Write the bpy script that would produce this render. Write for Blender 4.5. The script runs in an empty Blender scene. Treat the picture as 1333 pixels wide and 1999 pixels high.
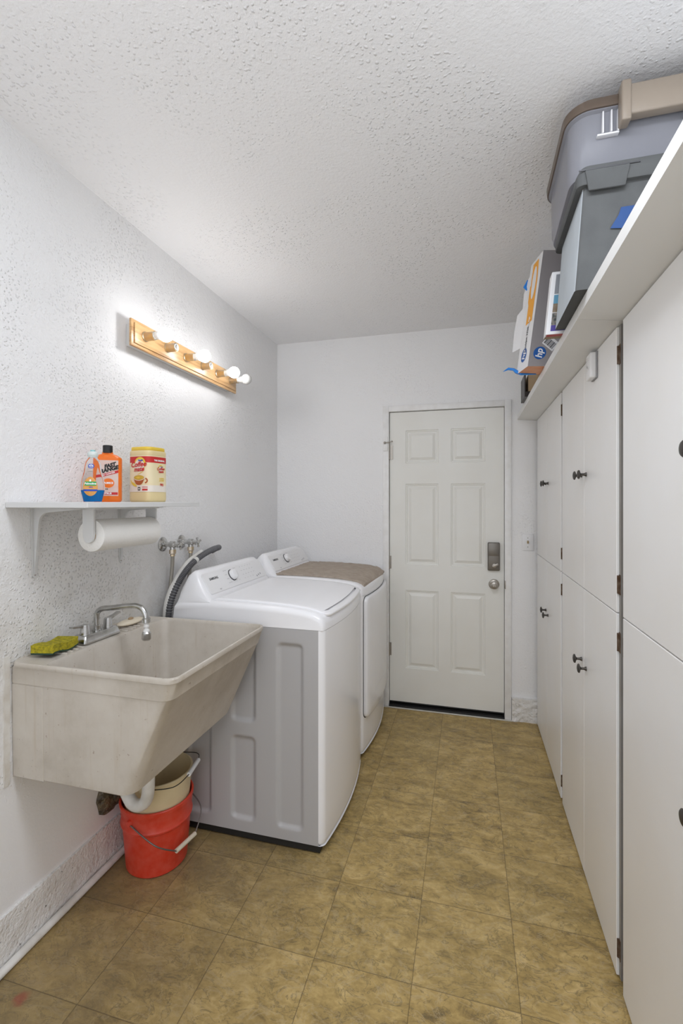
import bpy, bmesh, math, random
from mathutils import Vector, Matrix, noise

# ------------------------------------------------------------------ camera, world, light, exposure
SC = bpy.context.scene
COL = SC.collection
FRAME_W, FRAME_H = 1333, 1999
YAW, FPX, EYE = 0.2641, 908.65, 1.4367

cam_data = bpy.data.cameras.new('camera')
cam_data.sensor_fit = 'VERTICAL'
cam_data.sensor_height = 36.0
cam_data.lens = 36.0 * FPX / FRAME_H
cam_data.shift_y = (980.0 - 999.5) / FRAME_H
cam_data.clip_start = 0.02
cam = bpy.data.objects.new('camera', cam_data)
cam.location = (0, 0, EYE)
cam.rotation_euler = (math.pi / 2, 0, YAW)
COL.objects.link(cam)
SC.camera = cam

world = bpy.data.worlds.new('daylight')
SC.world = world
world.use_nodes = True
wn = world.node_tree.nodes['Background']
wn.inputs['Color'].default_value = (0.95, 0.985, 1.045, 1)
WORLD, BULB, UP_FILL, DOWN_FILL = 1.15, 32.0, 7.5, 13.5
wn.inputs['Strength'].default_value = WORLD

def area(name, loc, rot, sx, sy, power, col=(1, 1, 1)):
    d = bpy.data.lights.new(name, 'AREA')
    d.shape = 'RECTANGLE'; d.size = sx; d.size_y = sy
    d.energy = power; d.color = col
    o = bpy.data.objects.new(name, d)
    o.location = loc; o.rotation_euler = rot
    COL.objects.link(o)
    return o
# added fill lights out of view: one aimed up at the ceiling, one overhead
area('fill_upward', (-0.25, -0.10, 1.80), (math.pi, 0, 0), 0.5, 0.5, UP_FILL, (0.94, 0.985, 1.06))
area('fill_overhead', (0.02, 0.72, 2.60), (0, 0, 0), 0.9, 0.4, DOWN_FILL, (0.94, 0.985, 1.06))

SC.cycles.max_bounces = 16
SC.cycles.diffuse_bounces = 10
SC.view_settings.view_transform = 'Standard'
SC.view_settings.look = 'None'
SC.view_settings.exposure = 0.38
SC.view_settings.gamma = 1.0
SC.view_settings.use_curve_mapping = False

# ------------------------------------------------------------------ room constants
XL, YB, ZC, XC, XR = -1.3836, 3.2625, 2.623, 0.434, 1.04
YF = -2.0
rnd = random.Random(4)

# ------------------------------------------------------------------ materials
def srgb(r, g, b):
    f = lambda c: (c / 255 / 12.92) if c / 255 <= 0.04045 else ((c / 255 + 0.055) / 1.055) ** 2.4
    return (f(r), f(g), f(b), 1)

def mat(name, col, rough=0.5, metal=0.0, bump=None, var=None, **kw):
    """bump=(scale, strength, distance); var=(scale, darker colour, amount)"""
    m = bpy.data.materials.new(name); m.use_nodes = True
    nt = m.node_tree; b = nt.nodes['Principled BSDF']
    b.inputs['Base Color'].default_value = col
    b.inputs['Roughness'].default_value = rough
    b.inputs['Metallic'].default_value = metal
    for k, v in kw.items():
        b.inputs[k.replace('_', ' ')].default_value = v
    co = nt.nodes.new('ShaderNodeTexCoord')
    if bump:
        n = nt.nodes.new('ShaderNodeTexNoise'); n.inputs['Scale'].default_value = bump[0]
        n.inputs['Detail'].default_value = 3
        nt.links.new(co.outputs['Object'], n.inputs['Vector'])
        bp = nt.nodes.new('ShaderNodeBump'); bp.inputs['Strength'].default_value = bump[1]
        bp.inputs['Distance'].default_value = bump[2]
        nt.links.new(n.outputs['Fac'], bp.inputs['Height'])
        nt.links.new(bp.outputs['Normal'], b.inputs['Normal'])
    if var:
        n = nt.nodes.new('ShaderNodeTexNoise'); n.inputs['Scale'].default_value = var[0]
        n.inputs['Detail'].default_value = 6
        nt.links.new(co.outputs['Object'], n.inputs['Vector'])
        r = nt.nodes.new('ShaderNodeValToRGB')
        r.color_ramp.elements[0].position = 0.35; r.color_ramp.elements[1].position = 0.65
        r.color_ramp.elements[0].color = tuple(col[i] * (1 - var[2]) + var[1][i] * var[2] for i in range(3)) + (1,)
        r.color_ramp.elements[1].color = col
        nt.links.new(n.outputs['Fac'], r.inputs['Fac'])
        nt.links.new(r.outputs['Color'], b.inputs['Base Color'])
    return m

class NT:
    """tiny helper to write node graphs"""
    def __init__(s, m):
        s.t = m.node_tree; s.L = s.t.links.new
        s.b = s.t.nodes['Principled BSDF']
        s.co = s.n('ShaderNodeTexCoord').outputs['Object']
    def n(s, kind, **kw):
        x = s.t.nodes.new(kind)
        for k, v in kw.items():
            setattr(x, k, v)
        return x
    def put(s, sock, v):
        if isinstance(v, bpy.types.NodeSocket): s.L(v, sock)
        else: sock.default_value = v
    def math(s, op, a, b=0.0, c=None, clamp=False):
        x = s.n('ShaderNodeMath', operation=op, use_clamp=clamp)
        s.put(x.inputs[0], a); s.put(x.inputs[1], b)
        if c is not None: s.put(x.inputs[2], c)
        return x.outputs[0]
    def vmath(s, op, a, b=(0, 0, 0), out=0):
        x = s.n('ShaderNodeVectorMath', operation=op)
        s.put(x.inputs[0], a); s.put(x.inputs[1], b)
        return x.outputs[out]
    def noise(s, vec, scale, detail=4, rough=0.55, dist=0.0):
        x = s.n('ShaderNodeTexNoise'); s.L(vec, x.inputs['Vector'])
        x.inputs['Scale'].default_value = scale; x.inputs['Detail'].default_value = detail
        x.inputs['Roughness'].default_value = rough; x.inputs['Distortion'].default_value = dist
        return x.outputs['Fac']
    def ramp(s, fac, *stops):
        x = s.n('ShaderNodeValToRGB'); s.L(fac, x.inputs['Fac'])
        e = x.color_ramp.elements
        while len(e) < len(stops): e.new(0.5)
        for i, (p, c) in enumerate(stops):
            e[i].position = p
            e[i].color = c if isinstance(c, tuple) else (c, c, c, 1)
        return x.outputs['Color']
    def mix(s, fac, a, b, mode='MIX'):
        x = s.n('ShaderNodeMix', data_type='RGBA', blend_type=mode)
        s.put(x.inputs[0], fac); s.put(x.inputs[6], a); s.put(x.inputs[7], b)
        return x.outputs[2]
    def sep(s, vec):
        x = s.n('ShaderNodeSeparateXYZ'); s.L(vec, x.inputs[0]); return x.outputs
    def bump(s, h, strength, dist, normal=None):
        x = s.n('ShaderNodeBump'); s.L(h, x.inputs['Height'])
        x.inputs['Strength'].default_value = strength; x.inputs['Distance'].default_value = dist
        if normal: s.L(normal, x.inputs['Normal'])
        return x.outputs['Normal']

WHITE = (0.78, 0.78, 0.775, 1)

def plaster(name, col, lump, blob, sink_side=False, cell=75):
    m = mat(name, col, 0.6)
    g = NT(m)
    n1 = g.noise(g.co, 95, 5, 0.6)
    n2 = g.noise(g.co, 28, 4, 0.55)
    v = g.n('ShaderNodeTexVoronoi'); v.feature = 'SMOOTH_F1'
    wob = g.n('ShaderNodeTexNoise'); g.L(g.co, wob.inputs['Vector']); wob.inputs['Scale'].default_value = 14
    warped = g.vmath('ADD', g.co, g.vmath('MULTIPLY', wob.outputs['Color'], (0.02, 0.02, 0.02)))
    g.L(warped, v.inputs['Vector'])
    v.inputs['Scale'].default_value = cell
    patch = g.ramp(g.noise(g.co, 2.3, 2), (0.42, 0.0), (0.62, 1.0))
    blobs = g.ramp(v.outputs['Distance'], (0.12, 1.0), (0.30, 0.0))
    h = g.math('ADD', g.math('MULTIPLY', n1, 0.9), g.math('MULTIPLY', n2, 0.8))
    h = g.math('ADD', h, g.math('MULTIPLY', g.math('MULTIPLY', blobs, patch), blob))
    if sink_side:   # the wall under the sink is trowelled smooth
        h = g.math('MULTIPLY', h, g.ramp(g.sep(g.co)[2], (0.52, 0.12), (0.60, 1.0)))
    nn = g.bump(h, lump, 0.0055)
    g.L(nn, g.b.inputs['Normal'])
    if sink_side:
        xyz = g.sep(g.co)
        # grime sits on the wall around the sink
        fy = g.ramp(g.math('ABSOLUTE', g.math('SUBTRACT', xyz[1], 1.45)), (0.25, 1.0), (0.95, 0.0))
        fz = g.ramp(g.math('ABSOLUTE', g.math('SUBTRACT', xyz[2], 0.93)), (0.05, 1.0), (0.42, 0.0))
        zone = g.math('MULTIPLY', fy, fz)
        spots = g.ramp(g.noise(g.co, 55, 3, 0.6), (0.70, 0.0), (0.76, 1.0))
        film = g.ramp(g.noise(g.co, 9, 5, 0.65), (0.40, 0.0), (0.70, 1.0))
        c = g.mix(g.math('MULTIPLY', zone, g.math('ADD', g.math('MULTIPLY', film, 0.35), 0.22)), col, srgb(176, 168, 150))
        c = g.mix(g.math('MULTIPLY', zone, g.math('MULTIPLY', spots, 0.45)), c, srgb(110, 98, 78))
        specks = g.ramp(g.noise(g.co, 85, 2, 0.5), (0.80, 0.0), (0.84, 1.0))
        c = g.mix(g.math('MULTIPLY', specks, 0.35), c, srgb(105, 90, 75))
        g.L(c, g.b.inputs['Base Color'])
    return m

M = {}
M['ceiling'] = plaster('textured ceiling paint', (0.85, 0.85, 0.86, 1), 0.55, 1.5)
M['wall_left'] = plaster('textured wall paint', (0.83, 0.83, 0.835, 1), 0.62, 1.2, sink_side=True, cell=100)
M['wall_back'] = plaster('back wall paint', (0.85, 0.85, 0.855, 1), 0.5, 0.7)
M['door'] = mat('door paint', (0.80, 0.80, 0.765, 1), 0.38, bump=(220, 0.05, 0.002), var=(3, srgb(214, 210, 200), 0.25))
M['trim'] = mat('trim gloss paint', (0.84, 0.84, 0.84, 1), 0.35, bump=(60, 0.08, 0.002), var=(20, srgb(190, 184, 172), 0.18))
M['cabinet'] = mat('cabinet paint', (0.86, 0.86, 0.86, 1), 0.33, bump=(14, 0.06, 0.004), var=(2.2, srgb(232, 229, 224), 0.5))
M['frame_shaded'] = mat('gap-shaded frame paint', (0.27, 0.26, 0.245, 1), 0.6, var=(9, srgb(120, 110, 98), 0.4))  # frame paint darkened to carry the shade of the door gaps
M['shelf_white'] = mat('shelf paint', (0.76, 0.76, 0.74, 1), 0.42, bump=(30, 0.08, 0.003))
M['appliance'] = mat('white enamel', (0.85, 0.85, 0.87, 1), 0.22, bump=(260, 0.02, 0.001))
M['appliance_shaded'] = mat('shaded side panel enamel', (0.45, 0.445, 0.45, 1), 0.30, bump=(260, 0.03, 0.001))  # shade of the side panels painted in as a darker enamel
M['plastic_white'] = mat('white plastic', (0.80, 0.80, 0.81, 1), 0.3)
M['black'] = mat('black rubber', (0.012, 0.012, 0.012, 1), 0.55)
M['dark_grey'] = mat('dark grey print', (0.05, 0.05, 0.055, 1), 0.5)
M['grey_print'] = mat('grey print', (0.30, 0.30, 0.31, 1), 0.5)
M['chrome'] = mat('worn chrome', (0.62, 0.62, 0.61, 1), 0.22, 1.0, bump=(60, 0.12, 0.002), var=(40, (0.30, 0.29, 0.27, 1), 0.5))
M['steel_braid'] = mat('braided hose', (0.35, 0.33, 0.29, 1), 0.42, 0.7, bump=(400, 0.6, 0.002))
M['brass'] = mat('brass', (0.62, 0.47, 0.25, 1), 0.32, 0.9, var=(30, (0.45, 0.42, 0.40, 1), 0.7))
M['nickel'] = mat('satin nickel', (0.42, 0.39, 0.35, 1), 0.36, 0.9)
M['bronze'] = mat('dark bronze lock', (0.20, 0.185, 0.165, 1), 0.38, 0.75)
M['pewter'] = mat('pewter knob', (0.085, 0.078, 0.070, 1), 0.40, 0.7, bump=(500, 0.5, 0.001))
M['rust'] = mat('rusty hinge', (0.085, 0.042, 0.02, 1), 0.7, 0.4, bump=(200, 0.5, 0.002), var=(60, (0.30, 0.24, 0.18, 1), 0.5))
M['pvc'] = mat('white pvc', (0.80, 0.79, 0.765, 1), 0.35, var=(12, srgb(150, 140, 122), 0.4))
M['bracket'] = mat('white bracket enamel', (0.66, 0.665, 0.665, 1), 0.35)
M['paper'] = mat('paper towel', (0.80, 0.79, 0.765, 1), 0.9, bump=(160, 0.5, 0.003))
M['oak'] = None
M['red_plastic'] = mat('red bucket plastic', (0.60, 0.038, 0.014, 1), 0.38, var=(34, (0.70, 0.13, 0.09, 1), 0.35))
M['cream_plastic'] = mat('cream bucket plastic', (0.68, 0.57, 0.36, 1), 0.42, var=(16, (0.58, 0.47, 0.28, 1), 0.4))
M['wire'] = mat('bucket wire', (0.20, 0.19, 0.18, 1), 0.45, 0.8)
M['dark_wire'] = mat('dark bucket wire', (0.03, 0.03, 0.03, 1), 0.45, 0.6)
M['grip_cream'] = mat('cream grip', (0.66, 0.60, 0.48, 1), 0.5)
M['hole'] = mat('damp hole', (0.035, 0.028, 0.02, 1), 0.35, 0, bump=(45, 1.0, 0.02), var=(30, (0.16, 0.12, 0.07, 1), 1.0))
M['mat_fabric'] = mat('taupe cotton', (0.44, 0.375, 0.31, 1), 0.95, bump=(110, 0.9, 0.006), var=(24, (0.34, 0.28, 0.225, 1), 0.6))
M['grey_fabric'] = mat('grey fabric bin', (0.085, 0.088, 0.088, 1), 0.85, bump=(700, 0.25, 0.001), var=(14, (0.062, 0.064, 0.066, 1), 0.5))
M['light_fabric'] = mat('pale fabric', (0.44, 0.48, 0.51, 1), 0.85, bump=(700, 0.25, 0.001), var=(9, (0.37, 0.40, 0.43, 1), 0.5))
M['brown_lid'] = mat('brown lid plastic', (0.12, 0.088, 0.066, 1), 0.32)
M['tan_plastic'] = mat('tan latch plastic', (0.30, 0.25, 0.20, 1), 0.35)
M['blue_tape'] = mat('blue tape', (0.001, 0.042, 0.17, 1), 0.55)
M['blue_bright'] = mat('bright blue tape', (0.01, 0.22, 0.72, 1), 0.45)
M['box_white'] = mat('white carton', (0.78, 0.78, 0.79, 1), 0.5)
M['box_grey'] = mat('grey carton', (0.30, 0.28, 0.285, 1), 0.6)
M['box_orange'] = mat('orange carton', (0.86, 0.38, 0.03, 1), 0.5)
M['box_flap'] = mat('salmon flap', (0.72, 0.30, 0.14, 1), 0.55, var=(18, (0.78, 0.46, 0.30, 1), 0.5))
M['hp_blue'] = mat('logo blue', (0.01, 0.10, 0.38, 1), 0.5)
M['kraft'] = mat('kraft card', (0.46, 0.33, 0.20, 1), 0.7)
M['red_card'] = mat('dull red card', (0.42, 0.075, 0.075, 1), 0.6)
M['tan_card'] = mat('tan card', (0.27, 0.205, 0.125, 1), 0.6)
M['espresso'] = mat('espresso wood', (0.018, 0.012, 0.010, 1), 0.4)
M['dark_box'] = mat('charcoal box', (0.06, 0.06, 0.062, 1), 0.5)
M['orange_plastic'] = mat('orange bottle plastic', (0.80, 0.16, 0.008, 1), 0.3)
M['label_pink'] = mat('pale label', (0.66, 0.55, 0.50, 1), 0.45, var=(30, (0.72, 0.30, 0.20, 1), 0.35))
M['label_red'] = mat('red print', (0.55, 0.02, 0.02, 1), 0.45)
M['coffee_cream'] = mat('cream canister plastic', (0.74, 0.61, 0.33, 1), 0.42)
M['coffee_label'] = mat('cream label', (0.80, 0.68, 0.40, 1), 0.4, var=(8, (0.84, 0.76, 0.55, 1), 0.8))
M['coffee_white'] = mat('pale label base', (0.80, 0.74, 0.66, 1), 0.4)
M['mug'] = mat('mug print', (0.42, 0.10, 0.02, 1), 0.4)
M['drink'] = mat('drink print', (0.62, 0.42, 0.05, 1), 0.4)
M['gold_print'] = mat('gold print', (0.78, 0.56, 0.06, 1), 0.4)
M['white_print'] = mat('white print', (0.85, 0.85, 0.85, 1), 0.5)
M['green_print'] = mat('green print', (0.02, 0.33, 0.08, 1), 0.4)
M['blue_print'] = mat('blue print', (0.01, 0.06, 0.42, 1), 0.4)
M['amber_print'] = mat('amber label', (0.62, 0.26, 0.03, 1), 0.4, var=(60, (0.72, 0.40, 0.16, 1), 0.6))
M['clear'] = mat('clear bottle plastic', (0.96, 0.97, 0.98, 1), 0.06, Transmission_Weight=1.0, IOR=1.12)
M['blue_soap'] = mat('blue dish soap', (0.0, 0.22, 0.62, 1), 0.12, Transmission_Weight=0.35, IOR=1.33)
M['cap_white'] = mat('pale cap', (0.62, 0.68, 0.66, 1), 0.35)
M['teal'] = mat('teal nozzle', (0.22, 0.50, 0.50, 1), 0.35)
M['sponge'] = mat('yellow sponge', (0.46, 0.38, 0.012, 1), 0.9, bump=(150, 1.0, 0.004), var=(110, (0.16, 0.16, 0.01, 1), 0.75))
M['scour'] = mat('green scourer', (0.035, 0.07, 0.045, 1), 0.95)
M['soap'] = mat('soap bar', (0.72, 0.64, 0.50, 1), 0.4, bump=(20, 0.4, 0.008))
M['tan_stone'] = mat('tan lump', (0.36, 0.25, 0.14, 1), 0.6)
M['socket_white'] = mat('socket liner', (0.75, 0.74, 0.72, 1), 0.4)
M['opal'] = mat('opal glass', (0.62, 0.62, 0.60, 1), 0.12)
M['translucent'] = mat('translucent bin', (0.37, 0.375, 0.415, 1), 0.16, Transmission_Weight=0.35, IOR=1.15)
M['rib'] = mat('bin rib', (0.78, 0.78, 0.80, 1), 0.2)
M['screen_grey'] = mat('picture grey', (0.22, 0.23, 0.25, 1), 0.4)
M['picture_sky'] = mat('picture blue', (0.09, 0.27, 0.40, 1), 0.4)
M['picture_rock'] = mat('picture brown', (0.15, 0.10, 0.055, 1), 0.4, var=(60, (0.3, 0.24, 0.16, 1), 0.6))
M['picture_collage'] = mat('picture collage', (0.30, 0.26, 0.22, 1), 0.4, var=(90, (0.02, 0.03, 0.03, 1), 1.0))
M['picture_purple'] = mat('picture purple', (0.05, 0.03, 0.25, 1), 0.4)
M['hose_grey'] = mat('corrugated drain hose', (0.085, 0.085, 0.09, 1), 0.4)
M['hose_light'] = mat('hose ridge', (0.30, 0.30, 0.31, 1), 0.4)
M['hose_guide'] = mat('grey hose guide', (0.62, 0.61, 0.58, 1), 0.4)
M['switch_tan'] = mat('aged toggle', (0.36, 0.26, 0.12, 1), 0.4)
M['sealant'] = mat('old sealant', (0.70, 0.685, 0.65, 1), 0.6, bump=(30, 0.5, 0.006), var=(18, (0.45, 0.38, 0.29, 1), 0.4))

def glow():
    m = mat('lit bulb glass', (0.9, 0.9, 0.88, 1), 0.3)
    b = m.node_tree.nodes['Principled BSDF']
    b.inputs['Emission Color'].default_value = (0.99, 0.98, 0.985, 1)
    b.inputs['Emission Strength'].default_value = BULB
    return m
M['lit'] = glow()

def oak():
    m = mat('honey oak', (0.5, 0.3, 0.14, 1), 0.35); g = NT(m)
    v = g.vmath('MULTIPLY', g.co, (30, 2.2, 34))
    n = g.noise(v, 2.2, 6, 0.6, 0.6)
    c = g.ramp(n, (0.30, (0.36, 0.19, 0.075, 1)), (0.52, (0.60, 0.37, 0.17, 1)), (0.75, (0.70, 0.48, 0.25, 1)))
    g.L(c, g.b.inputs['Base Color'])
    g.L(g.bump(n, 0.15, 0.001), g.b.inputs['Normal'])
    return m
M['oak'] = oak()

def tub_mat():
    m = mat('stained tub plastic', (0.70, 0.66, 0.58, 1), 0.42); g = NT(m)
    xyz = g.sep(g.co)
    film = g.noise(g.co, 5, 6, 0.65)
    c = g.ramp(film, (0.30, (0.44, 0.395, 0.33, 1)), (0.5, (0.545, 0.50, 0.44, 1)), (0.7, (0.60, 0.56, 0.50, 1)))
    streak = g.noise(g.vmath('MULTIPLY', g.co, (60, 60, 3)), 1.0, 4, 0.6)
    s = g.ramp(streak, (0.58, 0.0), (0.74, 1.0))
    c = g.mix(g.math('MULTIPLY', s, 0.30), c, (0.42, 0.33, 0.22, 1))
    sp = g.ramp(g.noise(g.co, 70, 3, 0.6), (0.68, 0.0), (0.74, 1.0))
    c = g.mix(g.math('MULTIPLY', sp, 0.6), c, (0.20, 0.12, 0.06, 1))
    g.L(c, g.b.inputs['Base Color'])
    g.L(g.bump(g.noise(g.co, 40, 4), 0.06, 0.002), g.b.inputs['Normal'])
    return m
M['tub'] = tub_mat()

def curb_mat():
    m = mat('dirty plaster curb', (0.7, 0.69, 0.66, 1), 0.7); g = NT(m)
    n = g.noise(g.co, 17, 6, 0.7)
    c = g.ramp(n, (0.24, (0.20, 0.16, 0.11, 1)), (0.31, (0.58, 0.55, 0.50, 1)), (0.42, (0.80, 0.79, 0.77, 1)))
    dark = g.ramp(g.noise(g.co, 48, 3, 0.6), (0.66, 0.0), (0.72, 1.0))
    c = g.mix(g.math('MULTIPLY', dark, 0.75), c, (0.06, 0.045, 0.03, 1))
    g.L(c, g.b.inputs['Base Color'])
    g.L(g.bump(g.math('ADD', n, g.noise(g.co, 90, 4)), 0.9, 0.008), g.b.inputs['Normal'])
    return m
M['curb'] = curb_mat()

def floor_mat():
    m = mat('vinyl stone tiles', (0.3, 0.22, 0.1, 1), 0.45); g = NT(m)
    T = 0.3056
    p = g.vmath('SUBTRACT', g.co, (-0.4656, 1.3932, 0))
    q = g.vmath('MULTIPLY', p, (1 / T, 1 / T, 0))
    cell = g.vmath('FLOOR', q)
    fr = g.sep(g.vmath('FRACTION', q))
    ex = g.math('MINIMUM', fr[0], g.math('SUBTRACT', 1.0, fr[0]))
    ey = g.math('MINIMUM', fr[1], g.math('SUBTRACT', 1.0, fr[1]))
    e = g.math('MINIMUM', ex, ey)
    joint = g.ramp(e, (0.0012, 1.0), (0.0048, 0.0))
    wnz = g.n('ShaderNodeTexWhiteNoise'); wnz.noise_dimensions = '3D'; g.L(cell, wnz.inputs['Vector'])
    off = g.vmath('MULTIPLY', wnz.outputs['Color'], (7.0, 9.0, 5.0))
    v = g.vmath('ADD', g.co, off)
    v2 = g.vmath('MULTIPLY', v, (1.0, 1.7, 1.0))
    big = g.noise(v2, 5.5, 5, 0.6, 0.7)
    mid = g.noise(v2, 16, 7, 0.68, 1.1)
    fine = g.noise(v, 90, 5, 0.7, 0.3)
    f = g.math('ADD', g.math('MULTIPLY', big, 0.45), g.math('ADD', g.math('MULTIPLY', mid, 0.42), g.math('MULTIPLY', fine, 0.13)))
    c = g.ramp(f, (0.37, (0.19, 0.130, 0.048, 1)), (0.455, (0.36, 0.250, 0.086, 1)), (0.53, (0.475, 0.335, 0.123, 1)), (0.62, (0.62, 0.455, 0.20, 1)))
    # thin dark veins and pale ridges of the stone print
    vein = g.math('ABSOLUTE', g.math('SUBTRACT', g.noise(v2, 9, 5, 0.6, 1.6), 0.5))
    c = g.mix(g.math('MULTIPLY', g.ramp(vein, (0.0, 1.0), (0.020, 0.0)), 0.60), c, (0.10, 0.085, 0.05, 1))
    vein2 = g.math('ABSOLUTE', g.math('SUBTRACT', g.noise(g.vmath('ADD', v2, (3, 1, 0)), 7, 5, 0.6, 1.6), 0.5))
    c = g.mix(g.math('MULTIPLY', g.ramp(vein2, (0.0, 1.0), (0.024, 0.0)), 0.45), c, (0.50, 0.40, 0.24, 1))
    # greenish tone of some tiles, patchy darker brown towards the left wall
    c = g.mix(g.math('MULTIPLY', wnz.outputs['Value'], 0.20), c, (0.25, 0.20, 0.085, 1))
    xyz = g.sep(g.co)
    left = g.ramp(xyz[0], (-1.3 + 1.5, 0.0), (1.0, 0.0))
    dz = g.math('SUBTRACT', -0.42, xyz[0])
    sink_side = g.math('MULTIPLY', g.ramp(dz, (0.0, 0.0), (0.55, 1.0)), g.ramp(g.noise(g.co, 4, 5, 0.65), (0.3, 0.35), (0.65, 1.0)))
    c = g.mix(g.math('MULTIPLY', sink_side, 0.75), c, (0.175, 0.130, 0.075, 1))
    ddx = g.math('SUBTRACT', xyz[0], -1.247); ddy = g.math('SUBTRACT', xyz[1], 1.057)
    rr = g.math('ADD', g.math('SQRT', g.math('ADD', g.math('MULTIPLY', ddx, ddx), g.math('MULTIPLY', ddy, ddy))), g.math('MULTIPLY', g.noise(g.co, 30, 3), 0.03))
    c = g.mix(g.math('MULTIPLY', g.ramp(rr, (0.025, 1.0), (0.04, 0.0)), 0.55), c, (0.30, 0.03, 0.03, 1))
    c = g.mix(g.math('MULTIPLY', joint, 0.75), c, (0.055, 0.035, 0.018, 1))
    g.L(c, g.b.inputs['Base Color'])
    h = g.math('SUBTRACT', g.math('ADD', g.math('MULTIPLY', mid, 0.6), g.math('MULTIPLY', fine, 0.25)), joint)
    g.L(g.bump(h, 0.35, 0.002), g.b.inputs['Normal'])
    g.L(g.ramp(mid, (0.3, 0.36), (0.7, 0.55)), g.b.inputs['Roughness'])
    return m
M['floor'] = floor_mat()

# ------------------------------------------------------------------ mesh helpers (all coordinates are world metres)
def V(*a): return Vector(a)

class MB:
    def __init__(s): s.bm = bmesh.new(); s.mats = []; s.cur = 0
    def use(s, name):
        if name not in s.mats: s.mats.append(name)
        s.cur = s.mats.index(name); return s
    def face(s, vs):
        try: f = s.bm.faces.new(vs)
        except ValueError: return None
        f.material_index = s.cur; return f
    def pts(s, ps): return [s.bm.verts.new(p) for p in ps]
    def poly(s, ps): return s.face(s.pts(ps))
    def box(s, x0, x1, y0, y1, z0, z1, bev=0.0, seg=2, f=None):
        v = [s.bm.verts.new((x, y, z)) for x in (x0, x1) for y in (y0, y1) for z in (z0, z1)]
        idx = [(0, 1, 3, 2), (4, 6, 7, 5), (0, 4, 5, 1), (2, 3, 7, 6), (0, 2, 6, 4), (1, 5, 7, 3)]
        fs = [s.face([v[i] for i in q]) for q in idx]
        if f: 
            for w in v: w.co = Vector(f(w.co))
        if bev > 0:
            es = list({e for q in fs for e in q.edges})
            r = bmesh.ops.bevel(s.bm, geom=es, offset=bev, segments=seg, affect='EDGES', profile=0.5)
            for q in r['faces']: q.material_index = s.cur
        return s
    def loft(s, rings, cap0=True, cap1=True, closed=True):
        vr = [s.pts(r) for r in rings]
        n = len(vr[0])
        for a, b in zip(vr, vr[1:]):
            for i in range(n if closed else n - 1):
                j = (i + 1) % n
                s.face([a[i], a[j], b[j], b[i]])
        if cap0: s.face(list(reversed(vr[0])))
        if cap1: s.face(vr[-1])
        return s
    def prism(s, poly, vec, bev=0.0, seg=2):
        n0 = len(s.bm.faces)
        a = s.pts(poly); b = s.pts([Vector(p) + Vector(vec) for p in poly])
        n = len(a); fs = []
        for i in range(n):
            fs.append(s.face([a[i], a[(i + 1) % n], b[(i + 1) % n], b[i]]))
        fs.append(s.face(list(reversed(a)))); fs.append(s.face(b))
        if bev > 0:
            es = list({e for q in fs if q for e in q.edges})
            r = bmesh.ops.bevel(s.bm, geom=es, offset=bev, segments=seg, affect='EDGES', profile=0.5)
            for q in r['faces']: q.material_index = s.cur
        return s
    def frame(s, d):
        d = Vector(d).normalized()
        u = d.cross(Vector((0, 0, 1)))
        if u.length < 1e-3: u = d.cross(Vector((0, 1, 0)))
        u.normalize(); w = d.cross(u).normalized()
        return u, w
    def lathe(s, o, d, prof, seg=24, cap=True):
        """prof = [(radius, distance along d)]"""
        o = Vector(o); d = Vector(d).normalized(); u, w = s.frame(d)
        rings = []
        for r, h in prof:
            rings.append([o + d * h + (u * math.cos(2 * math.pi * k / seg) + w * math.sin(2 * math.pi * k / seg)) * max(r, 1e-5) for k in range(seg)])
        return s.loft(rings, cap, cap)
    def cyl(s, p0, p1, r0, r1=None, seg=20):
        p0, p1 = Vector(p0), Vector(p1)
        return s.lathe(p0, p1 - p0, [(r0, 0), (r0 if r1 is None else r1, (p1 - p0).length)], seg)
    def tube(s, path, r, seg=12, cap=True):
        path = [Vector(p) for p in path]; n = len(path)
        rs = r if isinstance(r, (list, tuple)) else [r] * n
        rings = []; u = None
        for i in range(n):
            d = (path[min(i + 1, n - 1)] - path[max(i - 1, 0)]).normalized()
            if u is None: u, w = s.frame(d)
            else:
                u = (u - d * u.dot(d)).normalized(); w = d.cross(u).normalized()
            rings.append([path[i] + (u * math.cos(2 * math.pi * k / seg) + w * math.sin(2 * math.pi * k / seg)) * rs[i] for k in range(seg)])
        return s.loft(rings, cap, cap)
    def ball(s, c, r, seg=20, sc=(1, 1, 1)):
        c = Vector(c); rings = []
        for i in range(1, seg // 2):
            a = math.pi * i / (seg // 2)
            rings.append([c + Vector((sc[0] * r * math.sin(a) * math.cos(2 * math.pi * k / seg), sc[1] * r * math.sin(a) * math.sin(2 * math.pi * k / seg), -sc[2] * r * math.cos(a))) for k in range(seg)])
        return s.loft(rings)
    def apply(s, f):
        for v in s.bm.verts: v.co = Vector(f(v.co))
        return s

def curve(pts, n=8):
    """Catmull-Rom through the points"""
    P = [Vector(p) for p in pts]; out = []
    for i in range(len(P) - 1):
        a, b, c, d = P[max(i - 1, 0)], P[i], P[i + 1], P[min(i + 2, len(P) - 1)]
        for k in range(n):
            t = k / n
            out.append(0.5 * ((2 * b) + (c - a) * t + (2 * a - 5 * b + 4 * c - d) * t * t + (3 * b - a - 3 * c + d) * t ** 3))
    out.append(P[-1]); return out

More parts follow.
